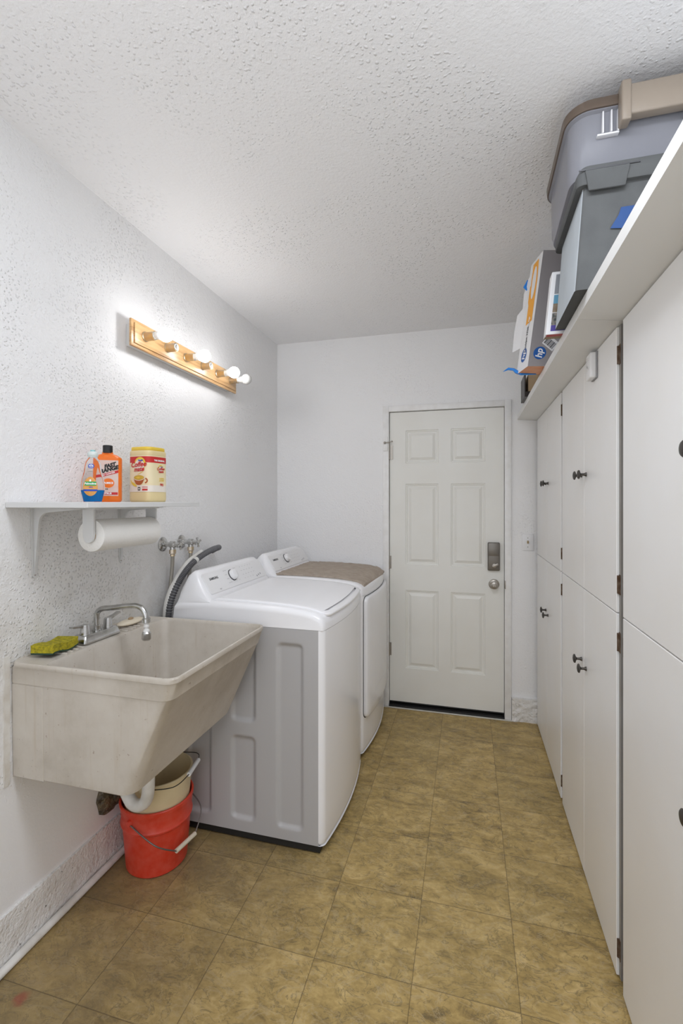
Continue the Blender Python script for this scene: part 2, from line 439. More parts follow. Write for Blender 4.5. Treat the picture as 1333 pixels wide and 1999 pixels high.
def rrect(x0, x1, y0, y1, r, z, n=6):
    """rounded rectangle ring; r single or (r at x0y0, x1y0, x1y1, x0y1)"""
    rs = r if isinstance(r, tuple) else (r,) * 4
    out = []
    for (cx, cy, a0, rr) in ((x0 + rs[0], y0 + rs[0], 180, rs[0]), (x1 - rs[1], y0 + rs[1], 270, rs[1]), (x1 - rs[2], y1 - rs[2], 0, rs[2]), (x0 + rs[3], y1 - rs[3], 90, rs[3])):
        for k in range(n + 1):
            a = math.radians(a0 + 90 * k / n)
            out.append(Vector((cx + rr * math.cos(a), cy + rr * math.sin(a), z)))
    return out

def root(name, loc, label, cat, group=None):
    o = bpy.data.objects.new(name, None); o.empty_display_size = 0.05
    o.location = loc; COL.objects.link(o)
    o['label'] = label; o['category'] = cat
    if group: o['group'] = group
    o['_loc'] = tuple(loc)
    return o

def obj(name, mb, parent=None, mats=None, smooth=35, label=None, loc=None, sharp_all=False):
    bm = mb.bm
    base = Vector(parent['_loc']) if parent is not None else Vector(loc or (0, 0, 0))
    bmesh.ops.recalc_face_normals(bm, faces=bm.faces)
    for v in bm.verts: v.co -= base
    me = bpy.data.meshes.new(name)
    bm.to_mesh(me); bm.free()
    for k in (mb.mats or [mats]): me.materials.append(M[k])
    if smooth:
        for p in me.polygons: p.use_smooth = True
        me.set_sharp_from_angle(angle=math.radians(smooth))
    o = bpy.data.objects.new(name, me); COL.objects.link(o)
    if parent is not None: o.parent = parent
    else: o.location = base
    o['_loc'] = tuple(base)
    if label: o['label'] = label
    return o

def single(name, mb, m, loc, label, cat, group=None, smooth=35):
    o = obj(name, mb, None, m, smooth, label, loc)
    o['category'] = cat
    if group: o['group'] = group
    return o

def struct(name, mb, m=None, smooth=0, parent=None, label=None):
    o = obj(name, mb, parent, m, smooth)
    if parent is None: o['kind'] = 'structure'
    return o

def subdiv_poly(ps, step=0.006):
    return ps

def text_mesh(txt, size, bold=0.0, shear=0.0, extrude=0.0004, space=1.0):
    """returns list of (verts, faces) of flat text in XY, centred"""
    cu = bpy.data.curves.new('lettering', 'FONT')
    cu.body = txt; cu.size = size; cu.offset = bold; cu.shear = shear
    cu.align_x = 'CENTER'; cu.align_y = 'CENTER'; cu.resolution_u = 3
    cu.space_character = space
    o = bpy.data.objects.new('lettering', cu); COL.objects.link(o)
    dg = bpy.context.evaluated_depsgraph_get()
    me = bpy.data.meshes.new_from_object(o.evaluated_get(dg))
    vs = [v.co.copy() for v in me.vertices]; fs = [tuple(p.vertices) for p in me.polygons]
    bpy.data.objects.remove(o); bpy.data.meshes.remove(me); bpy.data.curves.remove(cu)
    return vs, fs

def add_flat(mb, vs, fs, fn):
    """fn maps (x, y) of the flat design to a world point"""
    bv = [mb.bm.verts.new(fn(v[0], v[1])) for v in vs]
    for f in fs: mb.face([bv[i] for i in f])

def plane_fn(origin, right, up, n, lift=0.0008):
    o = Vector(origin); r = Vector(right).normalized(); u = Vector(up).normalized(); nn = Vector(n).normalized()
    return lambda x, y: o + r * x + u * y + nn * lift

def rect_flat(x0, x1, y0, y1, nx=1, ny=1):
    vs = [(x0 + (x1 - x0) * i / nx, y0 + (y1 - y0) * j / ny) for j in range(ny + 1) for i in range(nx + 1)]
    fs = [(j * (nx + 1) + i, j * (nx + 1) + i + 1, (j + 1) * (nx + 1) + i + 1, (j + 1) * (nx + 1) + i) for j in range(ny) for i in range(nx)]
    return vs, fs

def ellipse_flat(cx, cy, rx, ry, n=28, egg=0.0, nr=4):
    vs = [(cx, cy)]; fs = []
    for j in range(1, nr + 1):
        for k in range(n):
            a = 2 * math.pi * k / n
            t = j / nr
            w = 1 - egg * math.sin(a)
            vs.append((cx + rx * t * math.cos(a) * w, cy + ry * t * math.sin(a)))
    for k in range(n): fs.append((0, 1 + k, 1 + (k + 1) % n))
    for j in range(1, nr):
        for k in range(n):
            a = 1 + (j - 1) * n + k; b = 1 + (j - 1) * n + (k + 1) % n
            fs.append((a, a + n, b + n, b))
    return vs, fs

# ------------------------------------------------------------------ the room
mb = MB(); mb.box(XL - 0.1, XR + 0.1, YF, YB + 0.25, -0.1, 0.0); struct('floor', mb, 'floor')
mb = MB(); mb.box(XL - 0.1, XR + 0.1, YF, YB + 0.25, ZC, ZC + 0.1); struct('ceiling', mb, 'ceiling')
mb = MB(); mb.box(XL - 0.1, XL, YF, YB, 0, ZC); struct('wall_left', mb, 'wall_left')
mb = MB(); mb.box(XR, XR + 0.1, YF, YB, 0, ZC); struct('wall_right', mb, 'wall_back')

DX0, DX1, DTOP, DBOT = -0.5296, 0.2339, 2.067, 0.035
mb = MB()
mb.box(XL - 0.1, DX0 - 0.022, YB, YB + 0.12, 0, ZC)
mb.box(DX1 + 0.022, XR + 0.1, YB, YB + 0.12, 0, ZC)
mb.box(DX0 - 0.022, DX1 + 0.022, YB, YB + 0.12, DTOP + 0.022, ZC)
struct('wall_back', mb, 'wall_back')

# casing and jamb
mb = MB()
cw = 0.042
for (x0, x1) in ((DX0 - 0.004 - cw, DX0 - 0.004), (DX1 + 0.004, DX1 + 0.004 + cw)):
    mb.box(x0, x1, YB - 0.016, YB + 0.001, 0.0, DTOP + 0.004 + cw, 0.003)
mb.box(DX0 - 0.0045, DX1 + 0.0045, YB - 0.0155, YB + 0.001, DTOP + 0.004, DTOP + 0.004 + cw - 0.001, 0.003)
mb.box(DX0 - 0.022, DX0 - 0.004, YB + 0.001, YB + 0.11, 0, DTOP + 0.022)
mb.box(DX1 + 0.004, DX1 + 0.022, YB + 0.001, YB + 0.11, 0, DTOP + 0.022)
mb.box(DX0 - 0.004, DX1 + 0.004, YB + 0.001, YB + 0.11, DTOP + 0.004, DTOP + 0.022)
mb.box(DX0 - 0.004, DX0 + 0.006, YB + 0.055, YB + 0.11, 0, DTOP + 0.004)
mb.box(DX1 - 0.006, DX1 + 0.004, YB + 0.055, YB + 0.11, 0, DTOP + 0.004)
mb.box(DX0, DX1, YB + 0.055, YB + 0.11, DTOP - 0.006, DTOP + 0.004)
struct('trim_1', mb, 'trim', 30)
mb = MB().use('black')
mb.box(DX0 - 0.003, DX1 + 0.003, YB - 0.02, YB + 0.06, 0.0, 0.014, 0.003)
mb.box(DX0 - 0.003, DX1 + 0.003, YB + 0.004, YB + 0.06, 0.014, 0.031, 0.003)
mb.use('sealant'); mb.box(DX0 - 0.04, DX1 + 0.05, YB - 0.034, YB - 0.017, 0.0, 0.004, 0.001)
struct('trim_2', mb, None, 30)

# door slab with six moulded panels
door = root('door_1', (DX0, YB, DBOT), 'white six-panel door with keypad deadbolt at the end of the room', 'door')
del door['label']; del door['category']; door['kind'] = 'structure'
def door_face():
    mb = MB(); y0 = YB + 0.006
    xa = [DX0, -0.418, -0.192, -0.109, 0.117, DX1]
    za = [DBOT, 0.272, 0.82, 0.998, 1.563, 1.708, 1.938, DTOP]
    mb.box(DX0, DX1, y0 + 0.012, y0 + 0.045, DBOT, DTOP)
    for i in range(5):
        for j in range(7):
            x0, x1, z0, z1 = xa[i], xa[i + 1], za[j], za[j + 1]
            if i in (1, 3) and j in (1, 3, 5):
                rings = []
                for off, dp in ((0, 0), (0.003, 0.006), (0.009, 0.0065), (0.013, 0.0112), (0.022, 0.0115), (0.040, 0.002)):
                    rings.append([(x0 + off, y0 + dp, z0 + off), (x1 - off, y0 + dp, z0 + off), (x1 - off, y0 + dp, z1 - off), (x0 + off, y0 + dp, z1 - off)])
                mb.loft(rings, False, True)
            else:
                mb.poly([(x0, y0, z0), (x1, y0, z0), (x1, y0, z1), (x0, y0, z1)])
    ring = [(DX0, y0, DBOT), (DX1, y0, DBOT), (DX1, y0, DTOP), (DX0, y0, DTOP)]
    mb.loft([ring, [(x, y0 + 0.012, z) for x, _, z in ring]], False, False)
    return mb
obj('door_slab', door_face(), door, 'door', 12)
mb = MB(); mb.box(DX0 + 0.002, DX1 - 0.002, YB + 0.004, YB + 0.03, DBOT - 0.016, DBOT + 0.001, 0.002)
obj('door_sweep', mb, door, 'black')
# deadbolt keypad box
lk = MB(); lk.box(0.130, 0.208, YB - 0.022, YB + 0.007, 0.98, 1.168, 0.008, 3)
lock = obj('deadbolt_housing', lk, door, 'bronze')
mb = MB(); mb.box(0.135, 0.203, YB - 0.0235, YB - 0.02, 1.079, 1.162, 0.001)
obj('battery_cover', mb, lock, 'bronze')
mb = MB(); mb.lathe((0.172, YB - 0.018, 1.014), (0, -1, 0), [(0.013, 0), (0.013, 0.008), (0.008, 0.010)], 20)
mb.box(-0.021, 0.021, -0.011, 0.0, -0.0075, 0.0075, 0.003, 2, lambda c: Vector((0.178 + c.x * 0.9 - c.z * 0.43, YB - 0.027 + c.y, 1.018 + c.x * 0.43 + c.z * 0.9)))
obj('thumb_turn', mb, lock, 'nickel')
mb = MB()
mb.lathe((0.171, YB + 0.006, 0.888), (0, -1, 0), [(0.034, 0), (0.034, 0.004), (0.028, 0.009), (0.014, 0.011), (0.011, 0.022), (0.012, 0.030), (0.023, 0.040), (0.0265, 0.052), (0.023, 0.063), (0.012, 0.067), (0.011, 0.0655), (0.0001, 0.0655)], 32)
knob = obj('door_knob', mb, door, 'nickel')
mb = MB(); mb.box(0.167, 0.175, YB - 0.067, YB - 0.058, 0.878, 0.898, 0.002)
obj('knob_button', mb, knob, 'nickel')
for z in (1.842 - 0.83, 0.40):
    mb = MB(); mb.cyl((DX0 - 0.004, YB - 0.006, z - 0.045), (DX0 - 0.004, YB - 0.006, z + 0.045), 0.006)
    mb.box(DX0 - 0.004, DX0 + 0.012, YB + 0.0035, YB + 0.0065, z - 0.045, z + 0.045)
    obj('hinge', mb, door, 'nickel')
mb = MB(); mb.box(DX1 + 0.0035, DX1 + 0.011, YB - 0.018, YB + 0.03, 0.862, 0.918, 0.003)
obj('strike_plate', mb, door, 'nickel')

# flip latch high on the casing
latch = root('door_latch', (-0.556, YB - 0.02, 1.84), 'small flip latch with white plate high on the left door casing', 'latch')
mb = MB(); mb.box(-0.573, -0.541, YB - 0.024, YB - 0.016, 1.795, 1.895, 0.001); obj('mounting_plate', mb, latch, 'trim')
mb = MB(); mb.cyl((-0.533, YB - 0.012, 1.735), (-0.533, YB - 0.012, 1.862), 0.0045); mb.box(-0.533, -0.508, YB + 0.001, YB + 0.005, 1.737, 1.835); obj('hinge_leaf', mb, latch, 'nickel')
mb = MB(); mb.cyl((-0.563, YB - 0.03, 1.852), (-0.508, YB - 0.03, 1.859), 0.0035); mb.ball((-0.560, YB - 0.032, 1.852), 0.009, 12); mb.ball((-0.508, YB - 0.03, 1.86), 0.006, 12)
obj('latch_bar', mb, latch, 'nickel')

# switch plate
sw = root('light_switch', (0.3815, YB, 1.172), 'white toggle light switch on the wall right of the door', 'light switch')
mb = MB(); mb.box(0.346, 0.417, YB - 0.007, YB - 0.0003, 1.118, 1.226, 0.003); obj('switch_plate', mb, sw, 'plastic_white')
mb = MB(); mb.box(0.3765, 0.3865, YB - 0.019, YB - 0.006, 1.166, 1.184, 0.002); obj('toggle', mb, sw, 'switch_tan', label='yellowed toggle')
for z in (1.143, 1.201):
    mb = MB(); mb.lathe((0.3815, YB - 0.0068, z), (0, -1, 0), [(0.0035, 0), (0.003, 0.0012)], 12); obj('screw', mb, sw, 'nickel')

# rough plaster curbs at the foot of the walls
def rough_box(x0, x1, y0, y1, z0, z1, axis, amp, step=0.012):
    """box whose room-side face is bumpy; axis 'x' face looks +x, 'y' face looks -y"""
    mb = MB()
    if axis == 'x':
        n, k = max(2, int((y1 - y0) / step)), max(2, int((z1 - z0) / step))
        g = [[mb.bm.verts.new((x1 + amp * noise.noise((y0 + (y1 - y0) * i / n, 3.1, z0 + (z1 - z0) * j / k) and Vector((0, (y0 + (y1 - y0) * i / n) * 22, (z0 + (z1 - z0) * j / k) * 26))) * (0 if j == 0 else 1), y0 + (y1 - y0) * i / n, z0 + (z1 - z0) * j / k)) for j in range(k + 1)] for i in range(n + 1)]
        back = lambda v: (x0, v.co.y, v.co.z)
    else:
        n, k = max(2, int((x1 - x0) / step)), max(2, int((z1 - z0) / step))
        g = [[mb.bm.verts.new((x0 + (x1 - x0) * i / n, y0 + amp * noise.noise(Vector(((x0 + (x1 - x0) * i / n) * 45, 1.7, (z0 + (z1 - z0) * j / k) * 48))), z0 + (z1 - z0) * j / k)) for j in range(k + 1)] for i in range(n + 1)]
        back = lambda v: (v.co.x, y1, v.co.z)
    for i in range(n):
        for j in range(k):
            mb.face([g[i][j], g[i + 1][j], g[i + 1][j + 1], g[i][j + 1]])
    loop = [g[i][0] for i in range(n + 1)] + [g[n][j] for j in range(1, k + 1)] + [g[i][k] for i in range(n - 1, -1, -1)] + [g[0][j] for j in range(k - 1, 0, -1)]
    bk = [mb.bm.verts.new(back(v)) for v in loop]
    for a in range(len(loop)):
        b = (a + 1) % len(loop)
        mb.face([loop[a], bk[a], bk[b], loop[b]])
    return mb
struct('baseboard_left', rough_box(XL, XL + 0.010, YF, YB - 0.002, 0, 0.160, 'x', 0.004, 0.02), 'curb', 60)
struct('baseboard_back', rough_box(DX1 + 0.048, 0.4385, YB - 0.026, YB, 0, 0.15, 'y', 0.008, 0.006), 'curb', 60)

# pipe along the left wall
pipe = root('floor_pipe', (XL + 0.025, 0.6, 0), 'white plastic pipe lying along the foot of the left wall', 'pipe')
mb = MB(); mb.cyl((XL + 0.026, -0.6, 0.0135), (XL + 0.026, 1.635, 0.0135), 0.0125); obj('pipe_run', mb, pipe, 'pvc')
mb = MB(); mb.lathe((XL + 0.026, 1.634, 0.0155), (0, 1, 0), [(0.0155, 0), (0.0155, 0.012), (0.009, 0.014), (0.009, 0.03), (0.013, 0.032), (0.013, 0.045)], 12)
obj('end_fitting', mb, pipe, 'chrome', label='metal end fitting')

# ------------------------------------------------------------------ tall storage cupboards on the right
def cupboard(y0, y1, split, label, knobs=True, hinges=True, vis_far=True):
    r = root('storage_cupboard', ((XC + XR) / 2, (y0 + y1) / 2, 0.0), label, 'cupboard')
    zb, zs, zt = 0.010, 1.102, 1.966
    mb = MB()
    fx = XC + 0.022
    mb.use('frame_shaded')
    for a, b in ((y0, y0 + 0.03), (y1 - 0.03, y1)):
        mb.box(fx, XR - 0.001, a, b, 0.001, zt)
    for a, b in ((y0, y0 + 0.0175), (y1 - 0.0175, y1)):
        mb.box(XC + 0.007, fx, a, b, 0.012, zt)  # dark strips added as painted shade between the doors
    mb.box(fx, XR - 0.001, y0 + 0.03, y1 - 0.03, 0.001, 0.05)
    mb.box(fx, XR - 0.001, y0 + 0.03, y1 - 0.03, zt - 0.05, zt)
    mb.box(fx, fx + 0.02, split - 0.02, split + 0.02, 0.05, zt - 0.05)
    mb.box(fx, XR - 0.001, y0 + 0.03, y1 - 0.03, zs - 0.02, zs + 0.02)
    obj('carcass', mb, r, None, 0)
    g = 0.0011
    for (za, zc, upper) in ((zb, zs - 0.0016, False), (zs + 0.0016, zt - 0.002, True)):
        for (ya, yc, far) in ((y0 + 0.019, split - g, False), (split + g, y1 - 0.019, True)):
            mb = MB(); mb.box(XC, XC + 0.019, ya, yc, za, zc, 0.0015, 1)
            d = obj('door', mb, r, 'cabinet', 30)
            ky = (split - 0.036) if not far else (split + 0.036)
            kz = 1.541 if upper else (0.806 if not far else 0.820)
            k = MB()
            k.lathe((XC + 0.0005, ky, kz), (-1, 0, 0), [(0.0085, 0), (0.0075, 0.003), (0.0048, 0.009), (0.0045, 0.019), (0.010, 0.023), (0.0165, 0.025), (0.0172, 0.028), (0.014, 0.031), (0.006, 0.033), (0.0001, 0.0335)], 24)
            obj('knob', k, d, 'pewter')
            hy = y0 + 0.0165 if not far else y1 - 0.0165
            for hz in ((za + 0.085, zc - 0.085)):
                h = MB(); h.cyl((XC + 0.005, hy, hz - 0.027), (XC + 0.005, hy, hz + 0.027), 0.0048, seg=10)
                h.box(XC + 0.0055, XC + 0.0068, hy - 0.014 if not far else hy, hy if not far else hy + 0.014, hz - 0.03, hz + 0.03)
                obj('hinge', h, d, 'rust', label='rusty brown hinge')
    return r
cupboard(2.423, 3.240, 2.835, 'white flat-door cupboard in the far corner beside the back wall')
cupboard(1.553, 2.421, 1.976, 'white flat-door cupboard in the middle, with the small sensor on its upper door')
cupboard(0.500, 1.530, 1.014, 'nearest white flat-door cupboard, cut off by the right edge')
# filler against the back wall
mb = MB(); mb.box(XC + 0.012, XC + 0.03, 3.240, YB - 0.0275, 0.0, 1.966); struct('trim_3', mb, 'cabinet')

def zslope(y): return 2.018 - 0.004 * (y - 1.40)
def board(y0, y1, label):
    mb = MB()
    sec = lambda y: [(0.3175, y, zslope(y) - 0.033), (XC - 0.001, y, 1.968), (XR - 0.001, y, 1.968), (XR - 0.001, y, zslope(y)), (0.3175, y, zslope(y))]
    mb.loft([sec(y0), sec(y1)])
    return single('top_shelf_board', mb, 'shelf_white', (0.6, (y0 + y1) / 2, 1.98), label, 'shelf', smooth=30)
board(1.531, YB - 0.001, 'long white overhanging board on top of the two far cupboards')
board(0.3, 1.529, 'white overhanging board on the nearest cupboard, carrying the grey fabric bin')

# motion sensor on the middle cupboard
sens = root('motion_sensor', (XC, 1.80, 1.91), 'small white plastic sensor stuck on an upper cupboard door', 'sensor')
mb = MB(); mb.box(XC - 0.024, XC - 0.0005, 1.781, 1.842, 1.868, 1.957, 0.006, 3); sb = obj('housing', mb, sens, 'plastic_white')
mb = MB(); mb.prism([(XC - 0.0235, 1.830, 1.918), (XC - 0.028, 1.812, 1.905), (XC - 0.0235, 1.795, 1.897), (XC - 0.0235, 1.830, 1.898)], (0, 0, 0.004)); mb.box(XC - 0.027, XC - 0.0235, 1.803, 1.818, 1.934, 1.942, 0.001)
obj('lens', mb, sens, 'socket_white')
mb = MB(); mb.box(XC - 0.0065, XC - 0.0003, 1.7785, 1.845, 1.866, 1.959, 0.002); obj('backing_plate', mb, sens, 'grey_print', label='grey backing plate')

# ------------------------------------------------------------------ washer and dryer
def bow(y, yc, half): 
    t = (y - yc) / half
    return 0.032 * max(0.0, 1 - t * t)

def machine(y0, kind, label, recess):
    half = 0.3425; yc = y0 + half; y1 = y0 + 2 * half
    xf, xb, zb, zs = -0.563, -1.262, 0.036, 0.912
    r = root(kind, ((xf + xb) / 2, yc, 0.0), label, 'washing machine' if kind == 'washing_machine' else 'tumble dryer')
    # --- cabinet: front wraps round corners, side with pressed panels
    mb = MB()
    def front_line():
        out = []
        R = 0.022
        for k in range(7):
            a = math.radians(-90 + 90 * k / 6)
            out.append((xf - R + R * math.cos(a), y0 + R + R * math.sin(a)))
        for k in range(1, 14):
            y = y0 + R + (2 * half - 2 * R) * k / 14
            out.append((xf, y))
        for k in range(7):
            a = math.radians(0 + 90 * k / 6)
            out.append((xf - R + R * math.cos(a), y1 - R + R * math.sin(a)))
        return [(x + bow(y, yc, half) * min(1, max(0, (x + 0.70) / 0.13)), y) for x, y in out]
    fl = front_line()
    zlev = [zb, zb + 0.004, zb + 0.012, zb + 0.03] + [zb + 0.03 + (zs - zb - 0.03) * k / 10 for k in range(1, 11)]
    ins = [0.014, 0.006, 0.0015, 0] + [0] * 10
    def pt(x, y, z, d):
        sx = x - d if x > -0.62 else x
        return (sx, y + (d if y < yc else -d) * (0.4 if abs(y - yc) > half - 0.03 else 0), z)
    rows = [mb.pts([pt(x, y, z, d) for x, y in fl]) for z, d in zip(zlev, ins)]
    for a, b in zip(rows, rows[1:]):
        for i in range(len(a) - 1): mb.face([a[i], a[i + 1], b[i + 1], b[i]])
    # near side grid
    def depth(x, z):
        d = 0.0
        for (cx0, cx1, cz0, cz1) in PANELS:
            hx, hz, cx, cz = (cx1 - cx0) / 2, (cz1 - cz0) / 2, (cx0 + cx1) / 2, (cz0 + cz1) / 2
            qx, qz = abs(x - cx) - hx + 0.022, abs(z - cz) - hz + 0.022
            sd = math.hypot(max(qx, 0), max(qz, 0)) + min(max(qx, qz), 0) - 0.022
            t = min(1, max(0, (-sd + 0.004) / 0.016)); t = t * t * (3 - 2 * t)
            d = max(d, 0.011 * t)
        return d
    PANELS = [(-0.765, -0.652, 0.085, 0.850), (-0.975, -0.865, 0.505, 0.850), (-0.975, -0.865, 0.088, 0.440), (-1.185, -1.075, 0.085, 0.850)] if recess else []
    xs_end = fl[0][0]
    if recess:
        nx, nz = 118, 146
        G = [[mb.bm.verts.new((xb + (xs_end - xb) * i / nx, y0 + depth(xb + (xs_end - xb) * i / nx, zb + (zs - zb) * j / nz), zb + (zs - zb) * j / nz)) for j in range(nz + 1)] for i in range(nx + 1)]
        for i in range(nx):
            for j in range(nz): mb.face([G[i][j], G[i + 1][j], G[i + 1][j + 1], G[i][j + 1]])
    else:
        mb.poly([(xb, y0, zb), (xs_end, y0, zb), (xs_end, y0, zs), (xb, y0, zs)])
    mb.poly([(xb, y1, zb), (xs_end, y1, zb), (xs_end, y1, zs), (xb, y1, zs)])
    mb.poly([(xb, y0, zb), (xb, y1, zb), (xb, y1, zs), (xb, y0, zs)])
    mb.poly([(x, y, zb) for x, y in fl] + [(xb, y1, zb), (xb, y0, zb)])
    mb.mats = ['appliance', 'appliance_shaded']
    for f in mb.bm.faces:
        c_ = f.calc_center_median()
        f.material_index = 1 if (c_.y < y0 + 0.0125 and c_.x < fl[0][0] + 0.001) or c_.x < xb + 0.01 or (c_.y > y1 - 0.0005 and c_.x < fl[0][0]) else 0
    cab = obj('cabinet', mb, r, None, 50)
    # base and feet
    mb = MB(); mb.box(xb + 0.02, xf - 0.016, y0 + 0.006, y1 - 0.006, 0.006, zb + 0.004); obj('base', mb, r, 'black')
    for fx, fy in ((xf - 0.04, y0 + 0.035), (xf - 0.04, y1 - 0.035), (xb + 0.06, y0 + 0.035), (xb + 0.06, y1 - 0.035)):
        mb = MB(); mb.lathe((fx, fy, 0.0), (0, 0, 1), [(0.018, 0), (0.018, 0.008), (0.010, 0.010), (0.010, 0.02)], 14); obj('foot', mb, r, 'black')
    # --- top cover: stations along Y, profile in XZ
    prof = [(xb, zs + 0.001), (xb, zs + 0.03), (xb + 0.004, zs + 0.07), (-1.235, 0.997), (-1.10, 1.003), (-1.00, 1.004), (-0.90, 1.003), (-0.80, 1.000), (-0.72, 0.996), (-0.65, 0.989), (-0.61, 0.981), (-0.585, 0.970), (-0.570, 0.955), (xf - 0.001, 0.935), (xf, zs + 0.001)]
    R = 0.026
    st = []
    for k in range(7):
        a = math.radians(90 * k / 6)
        st.append((y0 + R * (1 - math.sin(a)) if False else y0 + R * (1 - math.cos(a)), R * (1 - math.sin(a))))
    st = [(y0 + R * (1 - math.cos(math.radians(90 * k / 6))), R * (1 - math.sin(math.radians(90 * k / 6)))) for k in range(7)]
    mid = [(y0 + R + (2 * half - 2 * R) * k / 14, 0.0) for k in range(1, 14)]
    st2 = [(y0 + y1 - y, d) for y, d in reversed(st)]
    rings = []
    for y, d in st + mid + st2:
        row = []
        for x, z in prof:
            zz = z - d * min(1, (z - zs) / 0.05) if z > zs + 0.002 else z
            w = min(1, max(0, (x + 0.70) / 0.13))
            xx = x + bow(y, yc, half) * w - (0.35 * d if x > -0.58 else 0)
            row.append((xx, y, zz))
        rings.append(row)
    mb = MB(); mb.loft(rings)
    top = obj('top_cover', mb, r, 'appliance', 50)
    # dark hairline seam between top cover and cabinet is the gap itself
    if kind == 'washing_machine':
        # lid follows the arch of the top
        ly0, ly1, lx0, lx1 = y0 + 0.042, y1 - 0.036, -1.082, -0.562
        def topz(x):
            for (xa, za), (xc, zc) in zip(prof[3:], prof[4:]):
                if xa <= x <= xc: return za + (zc - za) * (x - xa) / (xc - xa)
            return prof[-2][1]
        def ringz(off, dz):
            pts = []
            n = 22
            xa, xc, ya, yd = lx0 + off, lx1 - off, ly0 + off, ly1 - off
            for k in range(n + 1): pts.append((xa + (xc - xa) * k / n, ya))
            for k in range(1, n): pts.append((xc, ya + (yd - ya) * k / n))
            for k in range(n, -1, -1): pts.append((xa + (xc - xa) * k / n, yd))
            for k in range(n - 1, 0, -1): pts.append((xa, ya + (yd - ya) * k / n))
            out = []
            for x, y in pts:
                # round the front corners
                cr = 0.03
                if x > xc - cr:
                    for cy, s_ in ((ya + cr, -1), (yd - cr, 1)):
                        if (y - cy) * s_ > 0:
                            d = math.hypot(x - (xc - cr), y - cy)
                            m_ = max(x - (xc - cr), abs(y - cy))
                            if d > 1e-6: x, y = xc - cr + (x - xc + cr) * m_ / d, cy + (y - cy) * m_ / d
                bx = bow(y, yc, half) * min(1, max(0, (x + 0.70) / 0.13)) * 1.0
                zt = topz(min(x, -0.60)) - max(0, x + 0.60) * 0.30
                out.append((x + bx, y, zt + dz))
            return out
        mb = MB()
        A = [ringz(0.0025, -0.006), ringz(0.0, 0.001), ringz(0.001, 0.0042), ringz(0.004, 0.0062), ringz(0.02, 0.0066)]
        mb.loft(A, True, False)
        # surface across
        inner = ringz(0.02, 0.0066); n = 22
        near = inner[:n + 1]; far = inner[n + n - 1 + 1 - 0: 2 * n + n + 1]
        far = list(reversed(inner[2 * n:3 * n + 1]))
        cols = []
        for a, b in zip(near, far):
            cols.append([Vector(a).lerp(Vector(b), t / 10) for t in range(11)])
        for i, c in enumerate(cols):
            for t in range(11):
                x = c[t].x
                if 0 < t < 10:
                    xw = near[i][0] - bow(near[i][1], yc, half) * min(1, max(0, (near[i][0] + 0.70) / 0.13))
                    c[t].x = xw + bow(c[t].y, yc, half) * min(1, max(0, (xw + 0.70) / 0.13))
        vs = [mb.pts(c) for c in cols]
        for i in range(len(vs) - 1):
            for t in range(10): mb.face([vs[i][t], vs[i + 1][t], vs[i + 1][t + 1], vs[i][t + 1]])
        bmesh.ops.remove_doubles(mb.bm, verts=mb.bm.verts, dist=0.0004)
        obj('lid', mb, r, 'appliance', 50)
        mb = MB(); mb.prism([(-0.62, ly0 + 0.05, 0.95), (-0.5655, ly0 + 0.02, 0.957), (-0.5655, ly0 + 0.02, 0.964), (-0.62, ly0 + 0.05, 0.972)], (0, ly1 - ly0 - 0.06, 0))
        mb.apply(lambda c: (c.x + bow(c.y, yc, half), c.y, c.z))
        bmesh.ops.recalc_face_normals(mb.bm, faces=mb.bm.faces)
        mb.bm.free()
    # --- console, flared foot, sloped face
    cy0, cy1 = y0 + 0.008, y1 - 0.012
    sec = lambda s_: [(-1.085, 0.999), (-1.1, 1.02 * s_ + 1.0 * (1 - s_)), (-1.158, 1.0 + 0.112 * s_), (-1.172, 1.0 + 0.124 * s_), (-1.190, 1.0 + 0.126 * s_), (-1.212, 1.0 + 0.110 * s_), (-1.238, 1.0 + 0.06 * s_), (-1.2615, 0.97), (-1.2615, 0.94), (-1.09, 0.94)]
    stn = [(0.0, 0.0), (0.006, 0.25), (0.016, 0.58), (0.026, 0.82), (0.038, 0.96), (0.052, 1.0)]
    rows = []
    for dy, s_ in stn: rows.append([(x, cy0 + dy, z) for x, z in sec(s_)])
    for k in range(1, 8): rows.append([(x, cy0 + 0.052 + (cy1 - cy0 - 0.104) * k / 8, z) for x, z in sec(1.0)])
    for dy, s_ in reversed(stn): rows.append([(x, cy1 - dy, z) for x, z in sec(s_)])
    mb = MB(); mb.loft(rows); con = obj('control_console', mb, r, 'appliance', 50)
    # face plate on the slope
    a, b = Vector((-1.100, 0, 1.020)), Vector((-1.158, 0, 1.112))
    up = (b - a).normalized(); nrm = Vector((up.z, 0, -up.x))
    def face_pt(y, t, lift): p = a.lerp(b, t) + nrm * lift; return Vector((p.x, y, p.z))
    mb = MB()
    py0, py1 = cy0 + 0.040, cy1 - 0.030
    def prr(inset, lift, r_=0.012):
        L = (b - a).length; out = []
        u0, u1, v0, v1 = py0 + inset, py1 - inset, 0.002 + inset, L - 0.002 - inset
        for cx, cy, a0 in ((u0 + r_, v0 + r_, 180), (u1 - r_, v0 + r_, 270), (u1 - r_, v1 - r_, 0), (u0 + r_, v1 - r_, 90)):
            for k in range(6):
                an = math.radians(a0 + 90 * k / 5)
                out.append(face_pt(cx + r_ * math.cos(an), (cy + r_ * math.sin(an)) / L, lift))
        return out
    mb.loft([prr(0, -0.002), prr(0, 0.002), prr(0.0015, 0.0032), prr(0.0035, 0.0034)])
    obj('control_panel', mb, con, 'plastic_white')
    mid_p = lambda y, t: face_pt(y, t, 0.0034)
    pf = lambda y, t: plane_fn(mid_p(y, t), (0, 1, 0), up, nrm, 0.0005)
    ky = y0 + (0.292 if kind == 'washing_machine' else 0.285)
